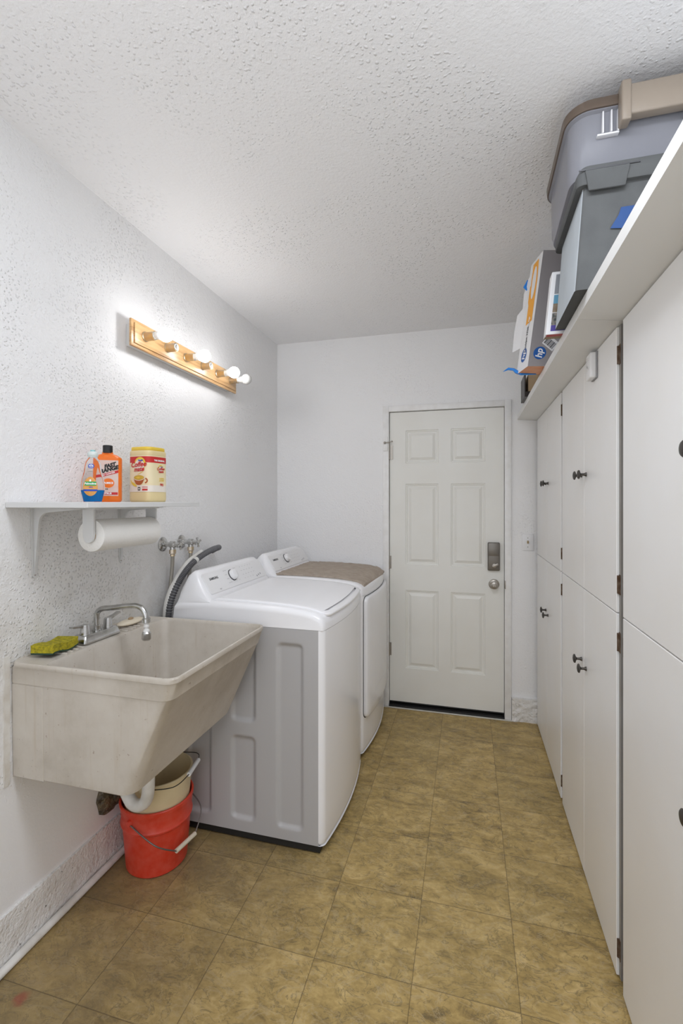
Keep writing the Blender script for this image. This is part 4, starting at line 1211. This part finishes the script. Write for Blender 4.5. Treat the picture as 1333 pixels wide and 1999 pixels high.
vs, fs = rect_flat(0.010, 0.032, 0, 0.0025, 12, 1); add_flat(art, vs, fs, C.flat(0, Z0 + 0.057, 0.0016))
obj('label_picture', art, can, None, 0)
tx = MB()
def T(m, txt, size, u, z, bold=0.0, shear=0.0, off=0.003, S=C, rot=0.0):
    tx.use(m); vs, fs = text_mesh(txt, size, bold, shear)
    if rot: vs = [(x * math.cos(rot) - y * math.sin(rot), x * math.sin(rot) + y * math.cos(rot)) for x, y, *_ in vs]
    add_flat(tx, vs, fs, S.flat(u, z, off))
T('blue_print', 'Nestlé', 0.0085, 0.002, Z0 + 0.1635, 0.0004)
T('label_red', 'Coffee', 0.0275, -0.010, Z0 + 0.147, 0.0007, 0.25, rot=0.06)
T('label_red', 'mate', 0.0245, -0.006, Z0 + 0.1285, 0.0007, 0.25, rot=0.06)
T('blue_print', 'Nestlé', 0.005, 0.096, Z0 + 0.141, 0.0002)
T('label_red', 'Coffee', 0.0155, 0.091, Z0 + 0.132, 0.0005, 0.25, rot=0.06)
T('label_red', 'mate', 0.0135, 0.093, Z0 + 0.121, 0.0005, 0.25, rot=0.06)
T('white_print', 'THE ORIGINAL', 0.0085, 0.085, Z0 + 0.164, 0.0005)
T('gold_print', 'COFFEE', 0.0075, 0.096, Z0 + 0.093, 0.0003)
T('gold_print', 'LOVERS', 0.0075, 0.096, Z0 + 0.085, 0.0003)
T('label_red', '792', 0.0125, 0.096, Z0 + 0.068, 0.0006)
obj('lettering', tx, can, None, 0)

# orange hand cleaner bottle
oc = root('hand_cleaner_bottle', (-1.262, 1.412, Z0), 'orange hand cleaner bottle with black flip cap on the wall shelf', 'bottle')
O = Sup(-1.262, 1.412, 0.047, 0.025, 3.2, 33)
mb = MB(); mb.loft([O.ring(Z0, 0.90), O.ring(Z0 + 0.004, 0.97), O.ring(Z0 + 0.010, 1.0), O.ring(Z0 + 0.155, 1.0), O.ring(Z0 + 0.160, 0.97)], True, False)
r2 = Sup(-1.262, 1.412, 0.032, 0.022, 2.2, 33)
mb2 = [O.ring(Z0 + 0.160, 0.97), r2.ring(Z0 + 0.170, 1.0), r2.ring(Z0 + 0.174, 0.60), r2.ring(Z0 + 0.180, 0.55)]
mb.loft(mb2, False, True)
obj('bottle_body', mb, oc, 'orange_plastic', 50)
mb = MB(); mb.lathe((-1.262, 1.412, Z0 + 0.1775), (0, 0, 1), [(0.0165, 0), (0.0165, 0.026), (0.015, 0.028), (0.0001, 0.029)], 24); obj('cap', mb, oc, 'black', label='black flip cap')
lab = MB(); lab.use('label_pink'); vs, fs = rect_flat(-0.038, 0.038, 0.022, 0.150, 30, 4)
add_flat(lab, vs, fs, O.flat(0, Z0, 0.0006))
lab.use('label_red'); vs, fs = rect_flat(-0.038, 0.038, 0, 0.010, 20, 1); vs = [(x, y + 0.30 * x) for x, y in vs]; add_flat(lab, vs, fs, O.flat(0, Z0 + 0.094, 0.0010))
vs, fs = rect_flat(-0.036, 0.036, 0, 0.009, 20, 1); add_flat(lab, vs, fs, O.flat(0, Z0 + 0.026, 0.0010))
lab.use('orange_plastic'); vs, fs = ellipse_flat(0.006, 0, 0.019, 0.017); add_flat(lab, vs, fs, O.flat(0, Z0 + 0.068, 0.0010))
obj('front_label', lab, oc, None, 50)
tx = MB()
T('black', 'FAST', 0.017, 0.010, Z0 + 0.131, 0.0012, 0.3, 0.0014, O, 0.30)
T('black', 'ORANGE', 0.0185, 0.000, Z0 + 0.114, 0.0012, 0.3, 0.0014, O, 0.30)
T('white_print', 'HAND CLEANER', 0.0075, 0.000, Z0 + 0.099, 0.0002, 0.2, 0.0016, O, 0.30)
T('white_print', 'PUMICE', 0.0090, 0.006, Z0 + 0.068, 0.0004, 0.0, 0.0014, O)
T('black', '15 FL OZ', 0.0065, -0.008, Z0 + 0.046, 0.0002, 0.0, 0.0012, O)
T('white_print', 'CITRUS', 0.0085, 0.002, Z0 + 0.0305, 0.0004, 0.0, 0.0014, O)
obj('lettering', tx, oc, None, 0)

# dish soap bottle
ds = root('dish_soap_bottle', (-1.215, 1.292, Z0), 'clear dish soap bottle with a little blue liquid on the wall shelf', 'bottle')
dcx, dcy = -1.215, 1.292
def dprof(z):
    t = (z - Z0) / 0.150
    pts = [(0, 0.74), (0.06, 0.80), (0.25, 0.98), (0.36, 1.0), (0.50, 0.93), (0.68, 0.74), (0.82, 0.69), (0.90, 0.60), (0.96, 0.46), (1.0, 0.36)]
    for (a, ka), (b, kb) in zip(pts, pts[1:]):
        if a <= t <= b: return ka + (kb - ka) * (t - a) / (b - a)
    return pts[-1][1] if t > 1 else pts[0][1]
D = Sup(dcx, dcy, 0.0365, 0.021, 2.3, 33, dprof)
levels = [Z0 + 0.150 * k / 30 for k in range(31)]
mb = MB(); mb.loft([D.ring(z, dprof(z)) for z in levels]); obj('bottle_body', mb, ds, 'clear', 60, label='clear plastic shell')
mb = MB(); mb.loft([D.ring(z, dprof(z) * 0.965) for z in [Z0 + 0.0015] + [l for l in levels[1:] if l < Z0 + 0.042]]); obj('soap_liquid', mb, ds, 'blue_soap', 60, label='blue liquid soap')
mb = MB(); mb.lathe((dcx, dcy, Z0 + 0.149), (0, 0, 1), [(0.0145, 0), (0.0145, 0.003), (0.0165, 0.005), (0.0165, 0.014), (0.012, 0.020), (0.0001, 0.0205)], 24)
cp = obj('cap', mb, ds, 'cap_white', 50, label='pale cap')
mb = MB(); mb.lathe((dcx, dcy, Z0 + 0.1685), (0, 0, 1), [(0.009, 0), (0.007, 0.006), (0.0001, 0.0065)], 16); obj('nozzle', mb, cp, 'teal', label='teal nozzle')
lab = MB()
lab.use('amber_print'); vs, fs = ellipse_flat(-0.004, 0, 0.0225, 0.032, 32, 0.12, 6); add_flat(lab, vs, fs, D.flat(0, Z0 + 0.052, 0.0008))
lab.use('green_print'); vs, fs = rect_flat(-0.0215, 0.0145, 0, 0.0135, 10, 3); add_flat(lab, vs, fs, D.flat(0, Z0 + 0.0545, 0.0012))
lab.use('blue_print'); vs, fs = rect_flat(-0.0255, 0.0175, 0, 0.006, 12, 1); add_flat(lab, vs, fs, D.flat(0, Z0 + 0.036, 0.0012))
vs, fs = ellipse_flat(-0.003, 0, 0.0135, 0.0085); add_flat(lab, vs, fs, D.flat(0, Z0 + 0.120, 0.0010))
lab.use('white_print'); vs, fs = ellipse_flat(-0.004, 0, 0.003, 0.004, 12); add_flat(lab, vs, fs, D.flat(0, Z0 + 0.0715, 0.0012))
obj('front_label', lab, ds, None, 50)
tx = MB()
T('white_print', 'Palmolive', 0.0092, -0.0035, Z0 + 0.061, 0.0003, 0.0, 0.0017, D)
T('white_print', 'KILLS', 0.0040, -0.003, Z0 + 0.1255, 0.0002, 0.0, 0.0015, D)
T('white_print', '99.9%', 0.0078, -0.003, Z0 + 0.1200, 0.0003, 0.0, 0.0015, D)
T('white_print', 'of bacteria', 0.0035, -0.003, Z0 + 0.1150, 0.0001, 0.0, 0.0015, D)
T('blue_print', 'ultra', 0.006, -0.002, Z0 + 0.0495, 0.0002, 0.0, 0.0013, D)
obj('lettering', tx, ds, None, 0)

# ------------------------------------------------------------------ vanity light bar
vl = root('vanity_light', (XL, 2.07, 2.14), 'oak board light bar with six brass sockets on the left wall', 'wall light')
mb = MB(); mb.box(XL + 0.0003, -1.345, 1.650, 2.500, 2.092, 2.186, 0.002); obj('back_box', mb, vl, 'bracket', label='white metal back box')
mb = MB(); mb.box(-1.3448, -1.334, 1.622, 2.522, 2.083, 2.196, 0.002, 2); mb.box(-1.3345, -1.328, 1.637, 2.507, 2.097, 2.182, 0.003, 2)
obj('board', mb, vl, 'oak', 30)
ZK = 2.142
sy = [1.700, 1.850, 1.998, 2.146, 2.294, 2.440]
for y in sy:
    mb = MB(); mb.lathe((-1.3285, y, ZK), (1, 0, 0), [(0.0215, 0), (0.0215, 0.004), (0.0185, 0.006), (0.0185, 0.048), (0.0195, 0.050), (0.0165, 0.050), (0.0155, 0.016), (0.0001, 0.016)], 28)
    s_ = obj('socket', mb, vl, 'brass', 40)
    mb = MB(); mb.lathe((-1.3285, y, ZK), (1, 0, 0), [(0.015, 0.017), (0.015, 0.052), (0.0115, 0.052), (0.0115, 0.022)], 24, False)
    obj('socket_liner', mb, s_, 'socket_white')
bl = ['lit round bulb nearest the camera on the oak light bar', 'lit round bulb in the middle of the oak light bar', 'third lit round bulb, beside the dark bulb on the oak light bar', 'unlit opal bulb at the far end of the oak light bar']
for (y, lit), lb in zip(((sy[0], 1), (sy[2], 1), (sy[4], 1), (sy[5], 0)), bl):
    x0 = -1.302
    r = root('light_bulb', (x0, y, ZK), lb, 'light bulb', 'bulbs on the oak light bar')
    mb = MB(); mb.lathe((x0, y, ZK), (1, 0, 0), [(0.010, 0.0), (0.0112, 0.004), (0.0112, 0.024)], 18); obj('screw_base', mb, r, 'nickel')
    mb = MB(); mb.lathe((x0, y, ZK), (1, 0, 0), [(0.0112, 0.022), (0.014, 0.026), (0.017, 0.036), (0.019, 0.050)], 24); nb = obj('collar', mb, r, 'socket_white' if lit else 'opal', 50)
    R_ = 0.030; cx = 0.076
    pr = [(0.0188, 0.0502)]
    for k in range(18):
        a = math.radians(140 - 140 * k / 17 + 0.01); pr.append((R_ * math.sin(a), cx + R_ * math.cos(a)))
    mb = MB(); mb.lathe((x0, y, ZK), (1, 0, 0), pr, 32); obj('globe', mb, r, 'lit' if lit else 'opal', 60, label='glowing globe' if lit else 'unlit opal globe')

# ------------------------------------------------------------------ water valves and hoses
def valve(y, label, hlabel, yend):
    z = 1.238
    r = root('water_valve', (XL, y, z), label, 'valve', 'chrome laundry valves')
    mb = MB(); mb.lathe((XL + 0.0003, y, z), (1, 0, 0), [(0.034, 0), (0.033, 0.004), (0.024, 0.009), (0.013, 0.012)], 24); obj('escutcheon', mb, r, 'chrome')
    mb = MB(); mb.lathe((XL + 0.010, y, z), (1, 0, 0), [(0.011, 0), (0.011, 0.030), (0.016, 0.034), (0.016, 0.056), (0.011, 0.060), (0.009, 0.078)], 16)
    mb.cyl((XL + 0.055, y, z), (XL + 0.055, y, z - 0.028), 0.012, seg=14)
    obj('valve_body', mb, r, 'chrome')
    mb = MB(); mb.lathe((XL + 0.088, y, z), (1, 0, 0), [(0.010, 0), (0.011, 0.006), (0.008, 0.014)], 14)
    for a in (0.3, 0.3 + math.pi / 2):
        d = V(0, math.cos(a), math.sin(a)) * 0.024
        c = V(XL + 0.095, y, z); mb.tube([c - d, c - d * 0.5, c + d * 0.5, c + d], [0.0062, 0.0036, 0.0036, 0.0062], 10)
    obj('cross_handle', mb, r, 'chrome')
    mb = MB(); mb.lathe((XL + 0.055, y, z - 0.024), (0, 0, -1), [(0.0155, 0), (0.0155, 0.018), (0.011, 0.021), (0.011, 0.03)], 8)
    obj('hose_nut', mb, r, 'brass', label='tarnished hose nut')
    h = MB(); h.tube(curve([(XL + 0.055, y, z - 0.05), (XL + 0.052, y - 0.001, 1.12), (XL + 0.044, yend + 0.012, 1.00), (XL + 0.022, yend + 0.03, 0.86)], 10), 0.0085, 12)
    single('supply_hose', h, 'steel_braid', (XL + 0.055, y, 1.0), hlabel, 'hose', 'braided laundry hoses')
valve(1.893, 'chrome valve on the left wall, nearer of the two above the washer', 'braided water hose under the nearer chrome valve', 1.872)
valve(2.040, 'chrome valve on the left wall, farther of the two above the washer', 'braided water hose under the farther chrome valve', 2.02)

# corrugated drain hose over the washer
dh = root('drain_hose', (-1.31, 1.9, 0.7), 'dark grey corrugated drain hose arching up behind the washer', 'hose')
path = curve([(-1.310, 1.838, 0.70), (-1.310, 1.834, 0.84), (-1.310, 1.838, 0.93), (-1.308, 1.852, 0.985), (-1.305, 1.884, 1.038), (-1.300, 1.930, 1.090), (-1.296, 2.000, 1.137), (-1.294, 2.090, 1.168), (-1.296, 2.190, 1.187), (-1.298, 2.250, 1.191), (-1.312, 2.278, 1.188), (-1.335, 2.288, 1.180), (-1.364, 2.290, 1.165)], 40)
# resample evenly
res = [path[0]]; acc = 0
for p, q in zip(path, path[1:]):
    acc += (q - p).length
    if acc >= 0.0017: res.append(q); acc = 0
rr = [0.0150 if (i // 2) % 2 else 0.0122 for i in range(len(res))]
mb = MB(); mb.tube(res, rr, 14)
for f in mb.bm.faces: f.material_index = 0
hz = obj('corrugated_tube', mb, dh, 'hose_grey', 25)
# lighter crests
mb = MB()
for i in range(3, len(res) - 4, 4):
    d = (res[i + 1] - res[i - 1]).normalized(); mb.lathe(res[i] - d * 0.0004, d, [(0.0152, 0), (0.0155, 0.0005), (0.0152, 0.0010)], 14)
obj('ridge_crests', mb, hz, 'hose_light', 25)
idx = int(len(res) * 0.60)
d = (res[idx + 2] - res[idx - 2]).normalized()
mb = MB(); mb.lathe(res[idx] - d * 0.010, d, [(0.0165, 0), (0.0172, 0.002), (0.0172, 0.018), (0.0165, 0.020)], 20); obj('hose_band', mb, dh, 'hose_guide', label='pale plastic band')
mb = MB(); gp = [p + V(-0.017, 0.004, 0.008) for p in res[::8] if p.z > 0.72 and p.y < 2.12]
mb.tube(gp, 0.0145, 10); obj('hose_guide', mb, dh, 'hose_guide', 50, label='pale plastic hose guide')
mb = MB(); mb.lathe(V(-1.310, 1.836, 0.892), (0, 0, 1), [(0.016, 0), (0.019, 0.002), (0.019, 0.016), (0.016, 0.018)], 16); mb.box(-1.306, -1.290, 1.818, 1.832, 0.893, 0.909, 0.002); obj('hose_clamp', mb, dh, 'black', label='black hose clamp')

# ------------------------------------------------------------------ things on top of the cupboards
tilt = lambda y, y0, k: -k * (y - y0)
# grey fabric bin
gb = root('fabric_storage_bin', (0.45, 1.56, zslope(1.56)), 'grey fabric storage bin with flap lid and blue tape, on the cupboard top', 'storage bin')
GY0, GY1 = 1.402, 1.715
mb = MB()
zb_ = zslope(1.4) + 0.002
def gring(x0, x1, y0, y1, z, r_):
    return [(p.x, p.y, (zslope(p.y) + 0.0015 if z is None else z - 0.04 * (p.y - 1.40))) for p in rrect(x0, x1, y0, y1, r_, 0)]
mb.loft([gring(0.286, 0.60, GY0 + 0.004, GY1 - 0.005, None, 0.008), gring(0.292, 0.60, GY0 + 0.004, GY1 - 0.006, 2.10, 0.010), gring(0.306, 0.60, GY0, GY1 - 0.012, 2.30, 0.010)])
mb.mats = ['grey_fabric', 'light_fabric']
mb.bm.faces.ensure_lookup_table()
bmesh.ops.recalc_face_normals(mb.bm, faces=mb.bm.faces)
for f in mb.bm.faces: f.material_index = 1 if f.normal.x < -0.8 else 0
obj('bin_body', mb, gb, None, 40)
mb = MB()
mb.loft([gring(0.289, 0.61, GY0 - 0.012, GY1 + 0.012, 2.296, 0.018), gring(0.287, 0.612, GY0 - 0.014, GY1 + 0.014, 2.300, 0.020), gring(0.289, 0.612, GY0 - 0.014, GY1 + 0.014, 2.328, 0.020), gring(0.300, 0.605, GY0 - 0.006, GY1 + 0.006, 2.350, 0.020)])
lid = obj('lid', mb, gb, 'grey_fabric', 40)
mb = MB(); mb.box(0.306, 0.415, GY0 - 0.021, GY0 - 0.0142, 2.278, 2.330, 0.003, 2, lambda c: Vector((c.x + (0.01 if c.z < 2.3 else 0) * (1 if c.x < 0.35 else -1), c.y + (0.006 if c.z < 2.3 else 0), c.z))); obj('lid_flap', mb, lid, 'grey_fabric', 40)
mb = MB(); mb.box(0.292, 0.44, GY0 - 0.0155, GY0 - 0.0135, 2.3325, 2.336); obj('lid_seam', mb, lid, 'dark_grey', label='dark lid seam')
mb = MB(); zz = 2.20
mb.prism([(0.372, GY0 - 0.0012, 2.175), (0.425, GY0 - 0.0012, 2.168), (0.436, GY0 - 0.0012, 2.228), (0.398, GY0 - 0.0012, 2.228), (0.392, GY0 - 0.0012, 2.208)], (0, 0.0008, 0)); 
obj('tape_piece', mb, gb, 'blue_tape', 0, label='strip of blue painter tape')

# translucent storage box with brown lid on top of it
tb = root('lidded_storage_box', (0.55, 1.62, 2.36), 'translucent plastic storage box with brown lid and tan latch, touching distance from the ceiling', 'storage box')
def tring(x0, x1, y0, y1, z, r_, k=0.05):
    return [(p.x, p.y, z - k * (p.y - 1.62)) for p in rrect(x0, x1, y0, y1, r_, 0, 8)]
mb = MB()
mb.loft([tring(0.305, 0.93, 1.485, 1.80, 2.352, 0.05, 0.11), tring(0.291, 0.945, 1.468, 1.818, 2.357, 0.055, 0.11), tring(0.287, 0.95, 1.462, 1.824, 2.38, 0.055, 0.10), tring(0.284, 0.96, 1.445, 1.822, 2.515, 0.055), tring(0.276, 0.965, 1.437, 1.830, 2.519, 0.06), tring(0.276, 0.965, 1.437, 1.830, 2.527, 0.06)])
obj('box_body', mb, tb, 'translucent', 50)
mb = MB(); mb.loft([tring(0.272, 0.97, 1.432, 1.835, 2.522, 0.065), tring(0.270, 0.972, 1.430, 1.837, 2.545, 0.065), tring(0.276, 0.966, 1.436, 1.831, 2.552, 0.065)]); obj('lid', mb, tb, 'brown_lid', 50, label='brown lid')
mb = MB()
mb.box(0.415, 0.66, 1.405, 1.437, 2.478, 2.560, 0.006, 3); mb.box(0.400, 0.424, 1.400, 1.440, 2.462, 2.570, 0.005, 3); mb.box(0.56, 0.585, 1.398, 1.44, 2.455, 2.572, 0.005, 3)
obj('side_latch', mb, tb, 'tan_plastic', 40, label='tan latch')
mb = MB()
for x in (0.362, 0.383, 0.400): mb.box(x, x + 0.004, 1.436, 1.452, 2.462, 2.522, 0.001)
mb.box(0.350, 0.405, 1.440, 1.455, 2.458, 2.463, 0.001)
obj('ribs', mb, tb, 'rib', 30, label='clear moulded ribs')

# upright puzzle or picture box behind the grey bin
pb = root('picture_box', (0.36, 1.78, zslope(1.78)), 'flat white-edged picture box with dull red base, standing behind the grey bin', 'box')
X0, X1, Y0, Y1 = 0.262, 0.56, 1.745, 1.795
zb2 = zslope(1.745) + 0.0005; zt2 = 2.232
sh = lambda c: Vector((c.x + 0.10 * (c.z - zb2), c.y, c.z))
mb = MB(); mb.box(X0, X1, Y0, Y1, zb2, zt2, 0.001, 1, sh); obj('box_body', mb, pb, 'box_white', 20)
mb = MB(); mb.use('red_card'); mb.poly([(X0 + 0.004, Y0 + 0.001, zb2 - 0.0003 + 0.0), (0.52, Y0 + 0.001, zb2 - 0.0003), (0.52, (Y0 + Y1) / 2, zb2 - 0.0003), (X0 + 0.004, (Y0 + Y1) / 2, zb2 - 0.0003)])
mb.use('tan_card'); mb.poly([(X0 + 0.001, (Y0 + Y1) / 2, zb2 - 0.0004), (0.52, (Y0 + Y1) / 2, zb2 - 0.0004), (0.52, Y1 - 0.001, zb2 - 0.0004), (X0 + 0.001, Y1 - 0.001, zb2 - 0.0004)])
obj('base_panel', mb, pb, None, 0, label='red and tan underside')
mb = MB()
for m_, za, zc in (('screen_grey', 2.155, 2.222), ('picture_sky', 2.122, 2.152), ('picture_rock', 2.092, 2.122), ('picture_collage', 2.048, 2.090), ('picture_purple', 2.028, 2.048)):
    mb.use(m_); mb.poly([Vector((x + 0.10 * (z - zb2), Y0 - 0.0006, z)) for x, z in ((X0 + 0.014, za), (X1 - 0.01, za), (X1 - 0.01, zc), (X0 + 0.014, zc))])
obj('front_picture', mb, pb, None, 0, label='photo collage front')

# printer carton standing on end and leaning to the wall
hb = root('printer_carton', (0.30, 2.2, zslope(2.2)), 'tall white and grey printer carton with orange stripe, leaning on the cupboard top', 'carton')
pA = V(0.249, 2.130, 2.0175)      # near left bottom
pU = V(0.0625, 0.0, 0.488)       # up the box (leaning)
pD = V(-0.033, 0.125, 0.0)    # along the white face to the far left
pR = V(0.270, 0.070, 0.0)     # along the grey face to the right
def HP(r_, d, u): return pA + pR * r_ + pD * d + pU * u
def hpoly(mb, f, pts, lift):
    """f 'front' (grey, r-u) or 'left' (white, d-u)"""
    n_ = (pR.cross(pU).normalized() if f == 'front' else pU.cross(pD).normalized())
    if f == 'front' and n_.y > 0: n_ = -n_
    if f == 'left' and n_.x > 0: n_ = -n_
    return mb.poly([(HP(a, 0, b) if f == 'front' else HP(0, a, b)) + n_ * lift for a, b in pts])
mb = MB()
q = [HP(r_, d, u) for u in (0.0, 1) for (r_, d) in ((0, 0), (1, 0), (1, 1), (0, 1))]
vv = mb.pts(q)
mb.use('box_grey'); mb.face([vv[0], vv[1], vv[5], vv[4]]); mb.face([vv[1], vv[2], vv[6], vv[5]])
mb.use('box_white'); mb.face([vv[2], vv[3], vv[7], vv[6]]); mb.face([vv[3], vv[0], vv[4], vv[7]]); mb.face([vv[4], vv[5], vv[6], vv[7]])
mb.use('box_flap'); mb.face([vv[3], vv[2], vv[1], vv[0]])
obj('carton_body', mb, hb, None, 0)
mb = MB(); mb.use('box_orange')
hpoly(mb, 'left', [(0.20, 0.42), (0.72, 0.42), (0.72, 0.60), (0.20, 0.60)], 0.0006)
hpoly(mb, 'left', [(0.20, 0.60), (0.72, 0.60), (0.80, 0.64), (0.80, 0.78), (0.20, 0.78)], 0.0006)
hpoly(mb, 'left', [(0.20, 0.78), (0.75, 0.78), (0.75, 0.97), (0.30, 0.97)], 0.0006)
mb.use('box_white'); vs, fs = ellipse_flat(0.48, 0.78, 0.17, 0.145, 24, 0, 1)
nL = pU.cross(pD).normalized(); nL = -nL if nL.x > 0 else nL
nF = pR.cross(pU).normalized(); nF = -nF if nF.y > 0 else nF
add_flat(mb, vs, fs, lambda x, y: HP(0, x, y) + nL * 0.0010)
obj('orange_stripe', mb, hb, None, 0, label='orange stripe with white oval')
tx = MB()
def carton_text(m_, txt, size, fn_o, right, up_, n_, bold=0.0, shear=0.0):
    tx.use(m_); vs, fs = text_mesh(txt, size, bold, shear); add_flat(tx, vs, fs, plane_fn(fn_o, right, up_, n_, 0.0013))
rotup = pU.normalized(); 
rl_ = pR.normalized()
# roundel with rotated letters on the grey face
tx.use('hp_blue'); vs, fs = ellipse_flat(0, 0, 0.027, 0.027, 30, 0, 1); add_flat(tx, vs, fs, plane_fn(HP(0.155, 0, 0.115), rl_, rotup, nF, 0.0009))
carton_text('white_print', 'hp', 0.040, HP(0.150, 0, 0.110), rotup, -rl_, nF, 0.001, 0.25)
dl_ = pD.normalized()
tx.use('hp_blue'); vs, fs = ellipse_flat(0, 0, 0.030, 0.030, 30, 0, 1); add_flat(tx, vs, fs, plane_fn(HP(0, 0.50, 0.135), dl_, rotup, nL, 0.0009))
carton_text('white_print', 'hp', 0.044, HP(0, 0.50, 0.135), rotup, dl_, nL, 0.001, 0.25)
carton_text('dark_grey', 'DeskJet 3755', 0.021, HP(0, 0.46, 0.275), rotup, dl_, nL, 0.0006)
carton_text('grey_print', 'All-in-One', 0.013, HP(0, 0.40, 0.38), rotup, dl_, nL, 0.0)
carton_text('white_print', 'hp', 0.022, HP(0, 0.45, 0.45), rotup, dl_, nL, 0.0008, 0.25)
obj('lettering', tx, hb, None, 0)
mb = MB(); mb.use('box_white'); lp = lambda x, y: HP(0.30, 0, 0.20) + rl_ * x + rotup * y + nF * 0.0009
add_flat(mb, *rect_flat(-0.03, 0.03, -0.022, 0.022), lambda x, y: lp(x * 0.8 + y * 0.6, -x * 0.6 + y * 0.8))
mb.use('dark_grey')
for k in range(9):
    add_flat(mb, *rect_flat(-0.025 + k * 0.0055, -0.025 + k * 0.0055 + (0.0028 if k % 3 else 0.0042), -0.016, 0.012), lambda x, y: lp(x * 0.8 + y * 0.6, -x * 0.6 + y * 0.8) + nF * 0.0004)
obj('barcode_sticker', mb, hb, None, 0, label='white barcode sticker')
# loose paper flaps at the far left side, plus blue tape
mb = MB(); mb.use('box_white')
o_ = HP(0, 1, 0)
out = V(-0.03, 0.055, 0.0)
def flap(u0, u1, w0, w1, w2):
    a_ = [HP(0, 1.0, u0) , HP(0, 1.0, u1), HP(0, 1.0, u1 - 0.05) + out * w2, HP(0, 1, (u0 + u1) / 2) + out * w1, HP(0, 1.0, u0) + out * w0]
    mb.prism(a_, nL * -0.0015)
flap(0.24, 0.64, 0.95, 1.05, 0.95)
flap(0.62, 0.90, 0.35, 0.45, 0.25)
obj('paper_flap', mb, hb, None, 0)
mb = MB(); mb.use('blue_bright')
mb.tube([HP(0.30, 0.9, -0.004) + nF * 0.0, HP(0.05, 0.85, -0.006), HP(-0.02, 0.93, 0.02), HP(-0.05, 1.05, 0.05), HP(-0.10, 1.30, 0.075), HP(-0.16, 1.45, 0.06)], [0.002, 0.006, 0.008, 0.006, 0.006, 0.001], 6)
obj('tape_curl', mb, hb, None, 40, label='torn bright blue tape')
mb = MB(); mb.use('blue_bright'); mb.tube([HP(-0.01, 1.05, 0.78), HP(-0.03, 1.15, 0.82), HP(-0.01, 1.10, 0.88)], [0.002, 0.008, 0.002], 6)
obj('tape_curl', mb, hb, None, 40, label='torn bright blue tape')

# dark little box at the far end
db = root('open_crate', (0.36, 2.80, zslope(2.8)), 'dark open crate holding a tan box at the far end of the cupboard top', 'crate')
x0, x1, y0, y1 = 0.302, 0.50, 2.72, 2.90; z0 = zslope(2.72) + 0.0005; z1 = z0 + 0.125
mb = MB(); mb.box(x0, x1, y0, y1, z0, z0 + 0.028, 0.001, 1); mb.box(x0, x1, y1 - 0.008, y1, z0 + 0.028, z1); mb.box(x0, x0 + 0.006, y0, y1 - 0.008, z0 + 0.028, z1); mb.box(x1 - 0.008, x1, y0, y1 - 0.008, z0 + 0.028, z1)
obj('crate_frame', mb, db, 'espresso', 30)
mb = MB(); mb.box(x0 + 0.020, x1 - 0.02, y0 + 0.012, y1 - 0.02, z0 + 0.029, z1 + 0.002, 0.002, 1); 
single('tan_box', mb, 'kraft', (0.40, 2.80, z0 + 0.03), 'small tan cardboard box sitting inside the dark crate', 'box', smooth=30)

for o in bpy.data.objects:
    if '_loc' in o: del o['_loc']
